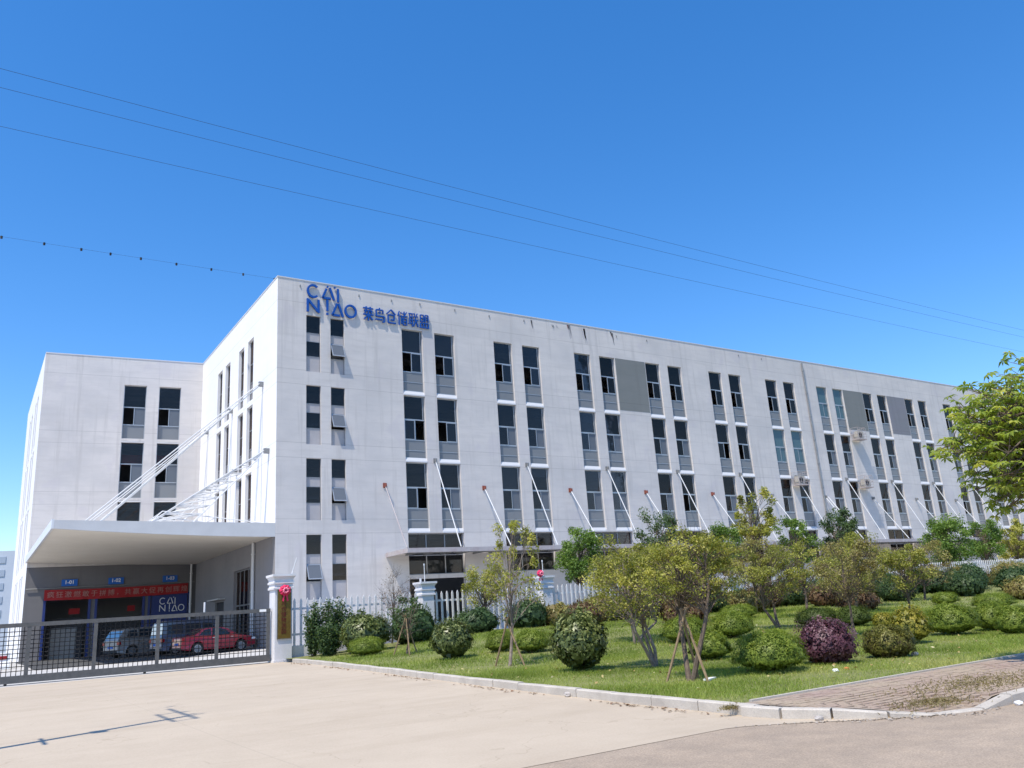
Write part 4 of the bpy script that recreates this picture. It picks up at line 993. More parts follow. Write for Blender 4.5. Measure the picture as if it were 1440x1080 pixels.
for i, (yy, zz, s) in enumerate(((-32.80, WZ-.1, .25), (-32.25, WZ-.1, .2), (-31.0, WZ-.1, .12))):
    g = MB(); g.tube(poly_wire((PX-34, yy, zz), (PX, yy, zz), .5), .0036, 4, False); g.tube(poly_wire((PX, yy, zz), (PX+52, yy-.25, zz), s), .0036, 4, False)
    o = g.build('overhead_wire', M['black']); tag(o, ('topmost', 'middle', 'lowest')[i]+' of the three long black wires crossing the sky', 'wire', 'overhead wires')
for i, yy in enumerate((-32.80, -32.25, -30.95)):
    g = MB(); g.tube([(.14, yy-PY, 10.12), (.14, yy-PY, WZ-.13)], [.03, .045], 8); g.build('insulator', M['pillar'], pole)
pole2 = pole.copy(); col.objects.link(pole2); pole2.location = (PX+52, PY-.2, 0); pole2['label'] = 'far power pole hidden to the right beyond the street tree'
for ch in list(pole.children): c = ch.copy(); col.objects.link(c); c.parent = pole2
cab = thing('clip_cable', 'thin cable with small dark clips running to the roof corner', 'cable', (0, 0, 0))
g = MB(); g.tube(poly_wire((-34, 5, 24.0), (1.6, 5, 24.25), .0), .006, 4, False); g.tube([(1.6, 5, 24.25), (1.6, 5, 21)], .02, 4); g.build('strand', M['black'], cab)
clp = proto(MB().box(-.045, -.045, -.12, .045, .045, .04), 'clip', M['black'])
for x in (-14.5, -12.35, -10.4, -8.8, -7.08, -4.98, -2.83, -.78, 1.32, -16.5, -18.6): inst(clp, 'clip', cab, (x, 5, 24.0+(x+34)*.007), rnd.uniform(0, 1))

# ------------------------------------------------------------------ foliage tools
def leafmesh(name, C, Nrm, size, m, parent, asp=.5, tint=None, seed=0, jit=.3, extra=None, droop=0, fold=False):
    """C: (n,3) centres, Nrm: (n,3) facing; one folded rhombus per leaf"""
    r = np.random.default_rng(seed); n = len(C)
    Nrm = Nrm/np.maximum(np.linalg.norm(Nrm, axis=1, keepdims=True), 1e-6); Nrm = Nrm+r.normal(0, jit, (n, 3)); Nrm /= np.linalg.norm(Nrm, axis=1, keepdims=True)
    T = r.normal(0, 1, (n, 3)); T[:, 2] -= droop; T -= (T*Nrm).sum(1)[:, None]*Nrm; T /= np.maximum(np.linalg.norm(T, axis=1, keepdims=True), 1e-6); Bv = np.cross(Nrm, T)
    s = (size*r.uniform(.6, 1.3, n))[:, None]
    v = np.empty((n, 4, 3)); v[:, 0] = C-T*s*.5; v[:, 1] = C+Bv*s*asp*.5+T*s*.05+Nrm*s*.08; v[:, 2] = C+T*s*.5; v[:, 3] = C-Bv*s*asp*.5+T*s*.05+Nrm*s*.08
    V = v.reshape(-1, 3); me = bpy.data.meshes.new(name); me.vertices.add(4*n); me.vertices.foreach_set('co', V.ravel())
    me.loops.add(4*n); me.loops.foreach_set('vertex_index', np.arange(4*n)); me.polygons.add(n); me.polygons.foreach_set('loop_start', np.arange(n)*4)
    me.update(calc_edges=True)
    a = me.attributes.new('tint', 'FLOAT', 'FACE'); tt = r.uniform(0, 1, n) if tint is None else np.clip(tint+r.normal(0, .16, n), 0, 1); a.data.foreach_set('value', tt.astype(np.float32))
    me.materials.append(m); o = bpy.data.objects.new(name, me); col.objects.link(o); o.parent = parent; return o
def stems(parent, h, w, m, n=6, seed=0, name='stems', r0=.025, z0=0):
    q = random.Random(seed); g = MB()
    for i in range(n):
        a = q.uniform(0, 2*math.pi); rr = q.uniform(.3, .8)*w
        p = [Vector((q.uniform(-.03, .03), q.uniform(-.03, .03), z0)), Vector((rr*.35*math.cos(a), rr*.35*math.sin(a), h*.35)), Vector((rr*math.cos(a), rr*math.sin(a), h*.75))]
        g.tube(p, [r0, r0*.7, r0*.35], 5)
    return g.build(name, m, parent)
def dome(x, y, w, h, lab, mk='lf_dome', n=9000, leaf=.045, name='clipped_shrub', cat='shrub', group='clipped round shrubs on the lawn', jitr=.08, asp=.4, seed=None, pn=2.6, lum=1.4, low=.50, tv=.16, zf=.37):
    z = lawn(x, y)-.02; seed = seed if seed is not None else int(abs(x*131+y*77)) ; r = np.random.default_rng(seed)
    t = thing(name, lab, cat, (x, y, z), 0, group)
    d = r.normal(0, 1, (n, 3)); d /= np.linalg.norm(d, axis=1, keepdims=True); 
    d /= (((d[:, :1]**2+d[:, 1:2]**2)**(pn/2)+np.abs(d[:, 2:])**pn)**(1/pn))
    zc = h*zf; d[:, 2] = np.where(d[:, 2] < -.55, -d[:, 2], d[:, 2])
    rx = w*(1+.05*math.sin(seed)); ry = w*(1-.05*math.sin(seed)); 
    ang = np.arctan2(d[:, 1], d[:, 0]); lump = .97+lum*(.05*np.sin(ang*3+seed)+.045*np.sin(ang*5+seed*2+d[:, 2]*4)+.035*np.sin(ang*9+d[:, 2]*7+seed)+.03*np.sin(ang*14-d[:, 2]*9))
    rad = 1-np.abs(r.normal(0, jitr*1.2, n))+np.where(r.uniform(0, 1, n) > .86, r.uniform(0, .14, n), 0)
    C = np.stack([d[:, 0]*rx*lump*rad, d[:, 1]*ry*lump*rad, zc+np.where(d[:, 2] > 0, d[:, 2]*(h-zc), d[:, 2]*zc*low)*lump*rad], 1)
    nn2 = d*[1/w, 1/w, 1/h]+[0, 0, .5]
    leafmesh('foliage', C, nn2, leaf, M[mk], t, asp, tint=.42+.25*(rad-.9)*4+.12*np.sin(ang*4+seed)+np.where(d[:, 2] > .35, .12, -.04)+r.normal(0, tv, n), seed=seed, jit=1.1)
    # dense inner twigs so that one cannot look through
    k = n//3; d2 = r.normal(0, 1, (k, 3)); d2 /= np.linalg.norm(d2, axis=1, keepdims=True); q = r.uniform(.55, .86, k)
    C2 = np.stack([d2[:, 0]*rx*q, d2[:, 1]*ry*q, zc+d2[:, 2]*(h-zc)*q*np.where(d2[:, 2] < 0, low, 1)], 1)
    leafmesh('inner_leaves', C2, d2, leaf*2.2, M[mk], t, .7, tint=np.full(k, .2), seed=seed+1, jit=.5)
    stems(t, h*.8, w*.95, M['bark'], 11, seed, r0=.02); return t

# clipped domes on the lawn
D = [(-3.07, -19.92, .62, .59, 'low clipped green mound nearest the driveway kerb at the back'),
 (-1.51, -25.72, .42, .60, 'clipped green ball left of the thin bare-topped tree'), (-1.25, -26.99, .53, .60, 'clipped green mound just right of the thin bare-topped tree'),
 (1.79, -29.76, .62, .66, 'clipped yellow-green mound behind the staked tree'), (-1.00, -33.35, .44, .54, 'small clipped green ball beside the stakes of the staked tree'),
 (3.19, -30.18, .60, .70, 'bright clipped mound right of the staked tree trunk'), (-2.63, -36.35, .63, .69, 'large clipped ball in front, left of the purple shrub'),
 (9.64, -24.59, .71, .52, 'low clipped mound far back behind the bright one'), (7.43, -29.66, .66, .56, 'dark clipped mound behind the purple shrub'),
 (7.82, -30.68, .50, .59, 'dark clipped ball right behind the purple shrub, by a thin trunk'), (5.77, -34.79, .60, .74, 'clipped dome with visible stems right of the yellow shrub'),
 (18.62, -27.29, .50, .48, 'smallest clipped mound far back near the fence'), (16.62, -30.20, .71, .56, 'wide flat clipped mound at the far right back'),
 (7.24, -35.02, .47, .67, 'second clipped dome from the right edge with visible stems'), (5.89, -36.21, .43, .65, 'clipped dome at the right edge of the lawn'),
 (8.21, -32.86, .30, .39, 'tiny clipped ball tucked behind the dome with visible stems')]
for i, (x, y, w, h, lab) in enumerate(D):
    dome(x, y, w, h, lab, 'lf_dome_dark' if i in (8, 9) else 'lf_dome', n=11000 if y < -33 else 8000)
dome(-1.06, -36.31, .56, .79, 'purple-leaved rounded shrub beside the large clipped ball', 'lf_purple', 7500, .05, 'purple_shrub', low=.9, zf=.42, jitr=.18, lum=1.8, pn=2.2, group='coloured shrubs', asp=.6)
dome(.30, -36.66, .46, .57, 'low shrub with yellow-green top and dark purple flanks', 'lf_mixed', 7500, .045, 'mixed_shrub', low=.95, zf=.42, group='coloured shrubs', asp=.5)
dome(3.29, -35.26, .43, .79, 'taller shrub with yellow leaves left of the clipped dome', 'lf_yellow', 4200, .07, 'yellow_shrub', jitr=.2, lum=2.2, pn=2.1, group='coloured shrubs', asp=.55)
dome(7.84, -31.59, .30, .41, 'small yellow shrub behind the low mixed one', 'lf_yellow', 2200, .06, 'yellow_shrub', jitr=.14, group='coloured shrubs', asp=.55)
dome(-3.71, -32.38, .60, 1.22, 'big round glossy dark shrub on a short stem at the lawn front', 'lf_gloss', 6800, .085, 'glossy_shrub', jitr=.2, lum=1.9, low=.9, tv=.25, zf=.47, pn=2.1, group='glossy round shrubs', asp=.45)
dome(-3.01, -25.66, .58, 1.05, 'glossy round shrub left of the thin bare-topped tree', 'lf_gloss', 5200, .09, 'glossy_shrub', jitr=.2, lum=1.9, low=.9, tv=.25, zf=.47, pn=2.1, group='glossy round shrubs', asp=.45)
dome(-2.30, -18.0, .95, 1.30, 'wide glossy bush against the first fence bay', 'lf_gloss', 7000, .12, 'glossy_shrub', jitr=.2, lum=1.9, low=.9, tv=.25, zf=.47, pn=2.1, group='glossy round shrubs', asp=.45)
dome(-.10, -17.4, .9, 1.3, 'dark leafy bush behind the little staked tree', 'lf_dark', 6000, .11, 'leafy_bush', jitr=.24, lum=2.6, low=.98, zf=.42, pn=2.1, group='bushes along the fence', asp=.5)
dome(2.6, -17.5, .9, .95, 'dark bush before the second fence bay', 'lf_dark', 5000, .11, 'leafy_bush', jitr=.24, lum=2.6, low=.98, zf=.42, pn=2.1, group='bushes along the fence', asp=.5)

# bushes along the fence foot: russet and green in turn
bl = [(5.2, -17.3, .8, .9, 'lf_dark'), (8.2, -18.2, .9, .9, 'lf_olive2'), (10.6, -18.6, .8, .9, 'lf_red'), (13.4, -19.4, .95, .9, 'lf_dark'), (15.8, -20.5, .9, .85, 'lf_red'), (12.5, -22.6, .8, .7, 'lf_olive2'), (9.0, -22.5, .8, .7, 'lf_red'), (18.4, -20.0, 1.0, 1.0, 'lf_dark'), (17.2, -22.8, .8, .7, 'lf_red'), (21.0, -20.6, 1.0, .9, 'lf_olive2'), (24.0, -21.0, 1.1, 1.0, 'lf_dark'), (20.6, -24.0, .8, .8, 'lf_dark'), (27.5, -21.6, 1.1, 1.0, 'lf_dark'), (31, -21.5, 1.2, 1.1, 'lf_dark'), (24.4, -25.0, .9, .8, 'lf_dark'), (35, -22, 1.3, 1.1, 'lf_olive2'), (29, -25, 1.0, .9, 'lf_dark'), (4.8, -21.5, .7, .7, 'lf_red'), (39, -22, 1.4, 1.2, 'lf_dark'), (22.6, -28.6, .9, .7, 'lf_olive2'), (5.9, -25.6, .7, .65, 'lf_red'), (33, -26, 1.1, .9, 'lf_dark'), (14.6, -26.2, .8, .6, 'lf_red')]
nm_ = {'lf_dark': 'dark green', 'lf_red': 'russet', 'lf_olive2': 'reddish olive'}
cnt = {}
for x, y, w, h, mk in bl:
    cnt[mk] = cnt.get(mk, 0)+1
    dome(x, y, w*1.05, h*1.3, ordn[cnt[mk]-1]+' '+nm_[mk]+' loose bush behind the clipped mounds, counting along the fence', mk, 3800, .10, 'leafy_bush', jitr=.26, lum=2.6, low=.98, zf=.42, pn=2.1, group='bushes along the fence', asp=.55, seed=int(x*10))

hr = random.Random(3)
for k in range(34):
    x = 4.5+1.25*k+hr.uniform(-.2, .2); y = -16.6-hr.uniform(0, 1.3)-(.9 if k % 3 == 0 else 0); mk = ('lf_dark', 'lf_red', 'lf_olive2', 'lf_dark')[k % 4]
    tens = ['', 'ten', 'twenty', 'thirty']; onesw = ordn[:10]; num = k+1
    wd = (ordn+['fourteenth', 'fifteenth', 'sixteenth', 'seventeenth', 'eighteenth', 'nineteenth', 'twentieth'])[num-1] if num <= 20 else ('thirtieth' if num == 30 else ('twenty-' if num < 30 else 'thirty-')+ordn[num % 10-1])
    o = dome(x, y, hr.uniform(.75, 1.0), hr.uniform(.75, 1.15), wd+' loose bush from the left in the hedge row at the fence foot', mk, 1500, .13, 'hedge_bush', jitr=.28, group='hedge row at the foot of the fence', asp=.55, seed=300+k, pn=2.1, lum=2.6, low=.98, zf=.42)

def upright(x, y, h, w, lab, mk, n, seed, leaf=.09, group='upright shrubs by the gate'):
    z = lawn(x, y); t = thing('upright_shrub', lab, 'shrub', (x, y, z), 0, group); q = random.Random(seed); r = np.random.default_rng(seed); g = MB(); C = []
    for i in range(9):
        a = q.uniform(0, 6.28); rr = w*q.uniform(.1, 1); hh = h*q.uniform(.6, 1)
        p0 = Vector((rr*.25*math.cos(a), rr*.25*math.sin(a), 0)); p1 = Vector((rr*math.cos(a), rr*math.sin(a), hh)); g.tube([p0, p0.lerp(p1, .5)+Vector((0, 0, .05)), p1], [.02, .014, .006], 5)
        m_ = n//9; tt = r.uniform(.12, 1, m_); c = np.array(p0)[None]*(1-tt[:, None])+np.array(p1)[None]*tt[:, None]+r.normal(0, .09, (m_, 3)); C.append(c)
    C = np.concatenate(C); g.build('stems', M['bark'], t); leafmesh('foliage', C, r.normal(0, 1, C.shape)+[0, 0, .8], leaf, M[mk], t, .4, seed=seed, jit=.5); return t
upright(-3.55, -16.2, 1.9, .35, 'tall dark leafy shrub right against the gate pillar', 'lf_dark', 3400, 1, .12)
upright(-2.9, -16.4, 2.1, .40, 'second tall dark shrub from the gate pillar', 'lf_dark', 3600, 2, .12); upright(-3.55, -17.6, 1.1, .4, 'low dark shrub in front of the gate pillar shrubs', 'lf_dark', 4200, 3, .12)
upright(-2.1, -16.2, 1.5, .45, 'dark leafy shrub behind the wide glossy bush', 'lf_dark', 3600, 4, .12)

# ------------------------------------------------------------------ trees
def tree(x, y, lab, c, rx, rz_, mk, nclump, nleaf, leaf, seed, trunk_r=.05, bark='bark', name='garden_tree', cat='tree', group='young garden trees', z=None, clump=.28, multi=1, lean=(0, 0), shell=.35, asp=.5, jit=.8, twig=0, droop=0, sub=4):
    z = lawn(x, y)-.03 if z is None else z
    twig = twig*2 if group == 'young garden trees' else twig
    t = thing(name, lab, cat, (x, y, z), 0, group); q = random.Random(seed); r = np.random.default_rng(seed)
    cc = Vector(c)-Vector((x, y, z)); zb = cc.z-rz_
    g = MB(); forks = []
    for k in range(multi):
        a = q.uniform(0, 6.28)+k*6.28/multi; off = .35*rx*(multi > 1)
        base = Vector((.04*math.cos(a), .04*math.sin(a), 0)) if multi > 1 else Vector((0, 0, 0))
        f = Vector((cc.x*.7+off*math.cos(a), cc.y*.7+off*math.sin(a), max(zb*.92, cc.z*.35))); mid = base.lerp(f, .5)+Vector((q.uniform(-.06, .06), q.uniform(-.06, .06), 0))
        topp = Vector((cc.x+off*1.2*math.cos(a), cc.y+off*1.2*math.sin(a), cc.z+rz_*.45))
        g.tube([base, mid, f, f.lerp(topp, .5)+Vector((q.uniform(-.1, .1)*rx, q.uniform(-.1, .1)*rx, 0)), topp], [trunk_r*1.15, trunk_r, trunk_r*.8, trunk_r*.5, trunk_r*.2], 7)
        forks.append((f, topp))
    g.build('trunk', M[bark], t)
    b = MB(); ends = []
    for k in range(nclump):
        d = r.normal(0, 1, 3); d /= np.linalg.norm(d); s_ = r.uniform(shell, 1)**.6
        e = cc+Vector((d[0]*rx*s_, d[1]*rx*s_, d[2]*rz_*s_*(1 if d[2] > 0 else .9))); ends.append(e)
        f, tp = forks[k % len(forks)]; u_ = q.uniform(0, .8)*max(0, min(1, (e.z-f.z)/(tp.z-f.z+.01))); st = f.lerp(tp, u_)
        md = st.lerp(e, .55)+Vector((q.uniform(-.08, .08)*rx, q.uniform(-.08, .08)*rx, .08*rz_)); b.tube([st, md, e], [trunk_r*.34, trunk_r*.2, trunk_r*.07], 4, False)
        for w_ in range(twig):
            dd = Vector((q.gauss(0, 1), q.gauss(0, 1), q.gauss(.4, .8))).normalized()*clump*rx*1.3; b.tube([md.lerp(e, q.uniform(.2, 1)), e+dd], [trunk_r*.1, trunk_r*.04], 3, False)
    b.build('branches', M[bark], t)
    dens = 2.1 if y < -28 else 1.25; leaf = leaf*.86 if y < -28 else leaf; per = max(1, int(nleaf*dens)//nclump); E_ = np.array([tuple(e) for e in ends]); 
    C = np.repeat(E_, per, 0); n = len(C); wgt = np.repeat(r.uniform(.6, 1.4, len(E_)), per)[:, None]
    o_ = r.normal(0, 1, (n, 3)); o_ /= np.maximum(1e-6, np.linalg.norm(o_, axis=1, keepdims=True)); o_ *= (r.uniform(0, 1, n)**(1/2.2))[:, None]*clump*[rx, rx, rz_*.75]*wgt
    C = C+o_; tint = np.repeat(r.uniform(.2, .8, len(E_)), per)
    if group == 'young garden trees':
        hz_ = (C[:, 2]-cc.z)/rz_; kp = r.uniform(0, 1, n) < np.clip(.80+.9*hz_, .16, 1); C, o_, tint = C[kp], o_[kp], tint[kp]
    leafmesh('crown', C, o_+[0, 0, clump*rx*.9], leaf, M[mk], t, asp, tint=tint, seed=seed, jit=jit, droop=droop); return t
def stakes(x, y, n, h, sp, lab, seed):
    q = random.Random(seed); z = lawn(x, y); t = thing('tree_stakes', lab, 'tree stakes', (x, y, z), q.uniform(0, 2), 'wooden tree stakes')
    for k in range(n):
        a = 2*math.pi*k/n; g = MB(); g.tube([(sp*math.cos(a), sp*math.sin(a), -.05), (.06*math.cos(a+2.8), .06*math.sin(a+2.8), h)], .022, 6); g.build('stake', M['stake'], t)
    return t
tree(-2.68, -22.12, 'little sparse tree with three stakes near the first fence bay', (-2.59, -22.12, 1.35), .62, .85, 'lf_dark', 26, 700, .085, 11, .03, twig=3, clump=.22)
stakes(-2.68, -22.12, 3, 1.25, .45, 'thin wooden stakes propping the little sparse tree', 1)
tree(-3.58, -29.46, 'thin tree with nearly bare upper twigs standing before the second fence bay', (-3.40, -29.46, 2.30), .88, 1.30, 'lf_olive', 34, 1500, .085, 12, .038, 'bark_pale', twig=5, clump=.2)
stakes(-3.58, -29.46, 2, 1.1, .45, 'wooden stakes of the thin tree before the second fence bay', 2)
tree(-4.24, -36.01, 'olive-leaved tree propped by three wooden stakes in the middle of the lawn', (-3.90, -36.0, 1.84), .88, .72, 'lf_olive', 70, 6200, .06, 13, .042, 'bark', twig=4, clump=.24, multi=2)
stakes(-4.24, -36.01, 3, 1.15, .42, 'three splayed wooden stakes around the middle tree', 3)
tree(-2.57, -33.34, 'pale multi-stemmed olive tree left of the staked tree', (-2.98, -33.3, 1.82), .90, .92, 'lf_olive', 70, 6400, .07, 14, .035, 'bark_pale', twig=4, multi=3, clump=.25)
tree(1.05, -28.61, 'olive tree behind the pale multi-stemmed one', (1.5, -28.6, 1.85), 1.25, 1.0, 'lf_olive', 60, 6000, .08, 15, .04, 'bark_pale', twig=4, multi=2)
tree(6.08, -29.38, 'reddish olive tree with a forked trunk right of the staked tree', (6.09, -29.38, 1.95), 1.12, .95, 'lf_olive', 56, 4200, .075, 16, .045, 'bark', twig=8, multi=2, clump=.2)
tree(4.77, -32.80, 'twiggy olive tree rising behind the purple shrub', (4.75, -32.8, 1.80), .88, .85, 'lf_olive2', 44, 3000, .065, 17, .035, 'bark', twig=8, clump=.2)
tree(8.51, -30.03, 'slender olive tree behind the purple shrub and the yellow one', (8.62, -30.03, 1.75), .75, .85, 'lf_olive', 34, 2600, .075, 18, .035, twig=6)
tree(8.9, -31.74, 'olive tree with orange tinged leaves behind the yellow shrub', (9.1, -31.74, 1.75), .85, .90, 'lf_olive', 44, 3800, .07, 19, .04, twig=6, clump=.22)
tree(13.2, -27.0, 'yellowing tree far back left of the bright round tree', (13.4, -27, 2.2), 1.3, 1.2, 'lf_olive2', 44, 3600, .09, 20, .05, twig=6, clump=.2)
tree(21.0, -25.0, 'yellowing loose tree below the bright round tree', (21.2, -25.0, 2.2), 1.5, 1.1, 'lf_olive2', 44, 3600, .10, 21, .05, twig=6, clump=.2)
tree(11.13, -13.0, 'dense dark green tree standing behind the third fence bay', (11.39, -13, 3.93), 1.12, 1.5, 'lf_green', 70, 7500, .13, 22, .08, z=.3, twig=1, name='dense_tree', group='trees along the fence line', clump=.3)
tree(16.79, -12.5, 'dark sparse-topped tree rising above the olive trees', (17.38, -12.5, 4.9), 1.2, 1.7, 'lf_dark', 40, 3800, .13, 23, .08, z=.3, twig=3, name='dense_tree', group='trees along the fence line', clump=.26)
tree(22.22, -12.0, 'round bright topped tree beside the tall thin one', (22.85, -12, 4.1), 1.15, 1.45, 'lf_green', 56, 6000, .14, 24, .09, z=.3, name='dense_tree', group='trees along the fence line', clump=.3)
tree(24.84, -12.0, 'tall thin-trunked tree with an open crown before the canopy', (25.98, -12, 6.1), 1.5, 1.8, 'lf_olive', 40, 3600, .16, 25, .09, z=.3, twig=3, name='dense_tree', group='trees along the fence line', clump=.2)
tree(28.04, -12.5, 'loose green tree between the tall thin tree and the dark round one', (28.96, -12.5, 4.4), 1.25, 1.8, 'lf_green', 36, 3600, .15, 26, .08, z=.3, name='dense_tree', group='trees along the fence line', clump=.22)
tree(32.23, -12.5, 'dark round tree with a compact crown before the long canopy', (33.4, -12.5, 4.8), 1.25, 1.7, 'lf_dark', 60, 5600, .15, 27, .09, z=.3, name='dense_tree', group='trees along the fence line', clump=.28)
tree(43.66, -13.0, 'bright green round tree at the right before the far fence', (45.0, -13, 4.0), 1.7, 1.9, 'lf_green', 64, 6500, .17, 28, .1, z=.4, name='dense_tree', group='trees along the fence line', clump=.3)
tree(49.61, -12.5, 'light green tree between the bright round tree and the frame edge', (51.2, -12.5, 4.1), 1.4, 1.8, 'lf_green', 50, 4500, .17, 29, .09, z=.4, name='dense_tree', group='trees along the fence line', clump=.26)
tree(53.0, -13.0, 'olive tree at the far right edge below the street tree', (55.2, -13, 4.0), 1.6, 1.9, 'lf_olive', 44, 4200, .17, 30, .09, z=.4, name='dense_tree', group='trees along the fence line', clump=.26)
tree(3.5, -16.4, 'yellow-green bushy tree reaching over the second fence bay', (3.7, -16.4, 2.35), 1.0, .95, 'lf_olive', 44, 3600, .10, 31, .05, twig=3)
tree(-.3, -15.9, 'bare twiggy shrub tree left of the first fence pillar', (-.2, -15.9, 2.4), .9, 1.0, 'lf_red', 30, 260, .06, 32, .03, twig=8)
tree(14.2, -17.5, 'dark leafy tree in front of the fence behind the olive trees', (14.4, -17.5, 2.6), 1.3, 1.3, 'lf_dark', 50, 4200, .11, 33, .06, twig=2)

for (x, y, c, rx, rz_, mk, n1, n2, lf, sd_, lab) in (
    (10.9, -26.6, 2.3, 1.15, 1.0, 'lf_olive', 44, 3800, .085, 41, 'olive tree behind the orange tinged one, left of the yellowing tree'),
    (12.2, -23.2, 2.5, 1.3, 1.1, 'lf_olive2', 44, 3600, .10, 42, 'twiggy reddish tree near the fence, behind the reddish olive tree'),
    (16.6, -24.8, 2.5, 1.4, 1.15, 'lf_olive', 48, 4200, .10, 43, 'loose olive tree between the two yellowing trees'),
    (9.0, -20.5, 2.4, 1.2, 1.1, 'lf_dark', 44, 3800, .11, 46, 'dark green loose tree standing in front of the fourth fence pillar'),
    (6.6, -24.6, 2.1, 1.1, .95, 'lf_olive', 44, 3800, .09, 47, 'olive tree hidden behind the bright clipped mound')):
    tree(x, y, lab, (x+.15, y, c), rx, rz_, mk, n1, n2, lf, sd_, .05, twig=6, clump=.24)

# street tree at the right edge: whorled drooping leaves
def street_tree():
    x, y, z = -.55, -41.9, 0.0
    t = thing('street_tree', 'big leafy street tree with bright drooping leaves at the right edge', 'tree', (x, y, z)); q = random.Random(5); r = np.random.default_rng(5)
    cc = Vector((-.60, -40.9, 3.3)) - Vector((x, y, z)); g = MB()
    g.tube([(0, 0, -.1), (.03, .1, 1.0), (0, .3, 1.9), (cc.x, cc.y*.8, 3.0), (cc.x, cc.y, 4.3)], [.11, .09, .075, .05, .02], 9); g.build('trunk', M['bark'], t)
    ends = []; b = MB()
    for k in range(380):
        d = r.normal(0, 1, 3); d /= np.linalg.norm(d); s_ = r.uniform(.25, 1)**.5
        e = cc+Vector((d[0]*1.85*s_, d[1]*1.85*s_, d[2]*1.36*s_)); 
        st = Vector((cc.x*.9, cc.y*.8, 2.3+q.uniform(0, 1.6))); md = st.lerp(e, .6)+Vector((0, 0, .12)); b.tube([st, md, e], [.028, .014, .005], 5, False); ends.append(e)
        for w_ in range(5):
            dd = Vector((q.gauss(0, 1), q.gauss(0, 1), q.gauss(.3, .6))).normalized()*q.uniform(.15, .36); e2 = md.lerp(e, q.uniform(.4, 1))+dd; b.tube([md.lerp(e, .7), e2], [.008, .003], 3, False); ends.append(e2)
    b.build('branches', M['bark'], t)
    # whorls of 7-8 lance shaped leaflets, drooping
    V = []; F_ = []; T_ = []
    for e in ends:
        tn = q.uniform(.15, .9); nl = q.randint(6, 9); tilt = q.uniform(-.5, .5); ax = Vector((q.gauss(0, .35), q.gauss(0, .35), 1)).normalized()
        u = ax.cross(Vector((1, .2, 0))).normalized(); v = ax.cross(u)
        for k in range(nl):
            a = 2*math.pi*k/nl+q.uniform(-.2, .2); dr = (u*math.cos(a)+v*math.sin(a)); ln = q.uniform(.09, .155); wd = ln*.17
            p0 = e; p1 = e+dr*ln*.5-ax*ln*.06; p2 = e+dr*ln*.92-ax*ln*.42; sd_ = dr.cross(ax).normalized()*wd
            o_ = len(V); V += [p0, p1+sd_-ax*.006, p1-sd_-ax*.006, p2, e+dr*ln*.55-ax*ln*.02]; 
            F_ += [(o_, o_+1, o_+4), (o_, o_+4, o_+2), (o_+1, o_+3, o_+4), (o_+4, o_+3, o_+2)]; T_ += [min(1, max(0, tn+q.gauss(0, .12)))]*4
    me = bpy.data.meshes.new('crown'); me.from_pydata([tuple(p) for p in V], [], F_); a = me.attributes.new('tint', 'FLOAT', 'FACE'); a.data.foreach_set('value', np.array(T_, dtype=np.float32)); me.materials.append(M['lf_street'])
    o = bpy.data.objects.new('crown', me); col.objects.link(o); o.parent = t
street_tree()

# ------------------------------------------------------------------ grass
def grass(n, x0, x1, y0, y1, h, w, seed, name):
    r = np.random.default_rng(seed); X = r.uniform(x0, x1, n); Y = r.uniform(y0, y1, n)
    kxv = np.array([kx(v) for v in Y])+.13; k = X > kxv; X, Y = X[k], Y[k]
    nz_ = np.sin(X*1.7+Y*.9)+np.sin(X*.6-Y*1.3+1)+np.sin(X*3.1+Y*2.7+2)*.6; k = r.uniform(0, 1, len(X)) < .72+.2*nz_; X, Y, nz_ = X[k], Y[k], nz_[k]; n = len(X)
    smv = lambda a, b, v: (lambda t: t*t*(3-2*t))(np.clip((v-a)/(b-a), 0, 1))
    Z = .18*smv(-38, -17, Y)+.1+.42*smv(-5, 4, X)*smv(-37.5, -20, Y)+.25*smv(5, 40, X)*smv(-37.5, -20, Y)-.005
    a = r.uniform(0, 6.28, n); hh = h*r.uniform(.4, 1.25, n)*(1+.25*nz_/2); l = r.normal(0, .55, (n, 2))*hh[:, None]
    ww = w*r.uniform(.6, 1.2, n)
    v = np.empty((n, 3, 3)); v[:, 0] = np.stack([X-np.cos(a)*ww/2, Y-np.sin(a)*ww/2, Z], 1); v[:, 1] = np.stack([X+np.cos(a)*ww/2, Y+np.sin(a)*ww/2, Z], 1); v[:, 2] = np.stack([X+l[:, 0], Y+l[:, 1], Z+hh], 1)
    me = bpy.data.meshes.new(name); me.vertices.add(3*n); me.vertices.foreach_set('co', v.ravel()); me.loops.add(3*n); me.loops.foreach_set('vertex_index', np.arange(3*n)); me.polygons.add(n); me.polygons.foreach_set('loop_start', np.arange(n)*3); me.update(calc_edges=True)
    at = me.attributes.new('tint', 'FLOAT', 'FACE'); tv = np.clip(.45+.22*np.sin(X*.8+Y*1.1)+.15*np.sin(X*2.3-Y*1.9)+.35*smv(-37.2, -38.6, Y)*0+.35*np.clip((-36.8-Y)/1.8, 0, 1)+r.normal(0, .18, n), 0, 1); at.data.foreach_set('value', tv.astype(np.float32))
    me.materials.append(M['grass']); o = bpy.data.objects.new(name, me); col.objects.link(o); o['kind'] = 'stuff'; o['label'] = 'short mown lawn grass'; o['category'] = 'grass'; return o
grass(230000, -6.4, 9, -38.72, -30, .055, .011, 1, 'grass'); grass(110000, -6, 16, -30, -18, .075, .02, 2, 'grass'); grass(40000, 9, 30, -38.7, -18, .08, .03, 3, 'grass')
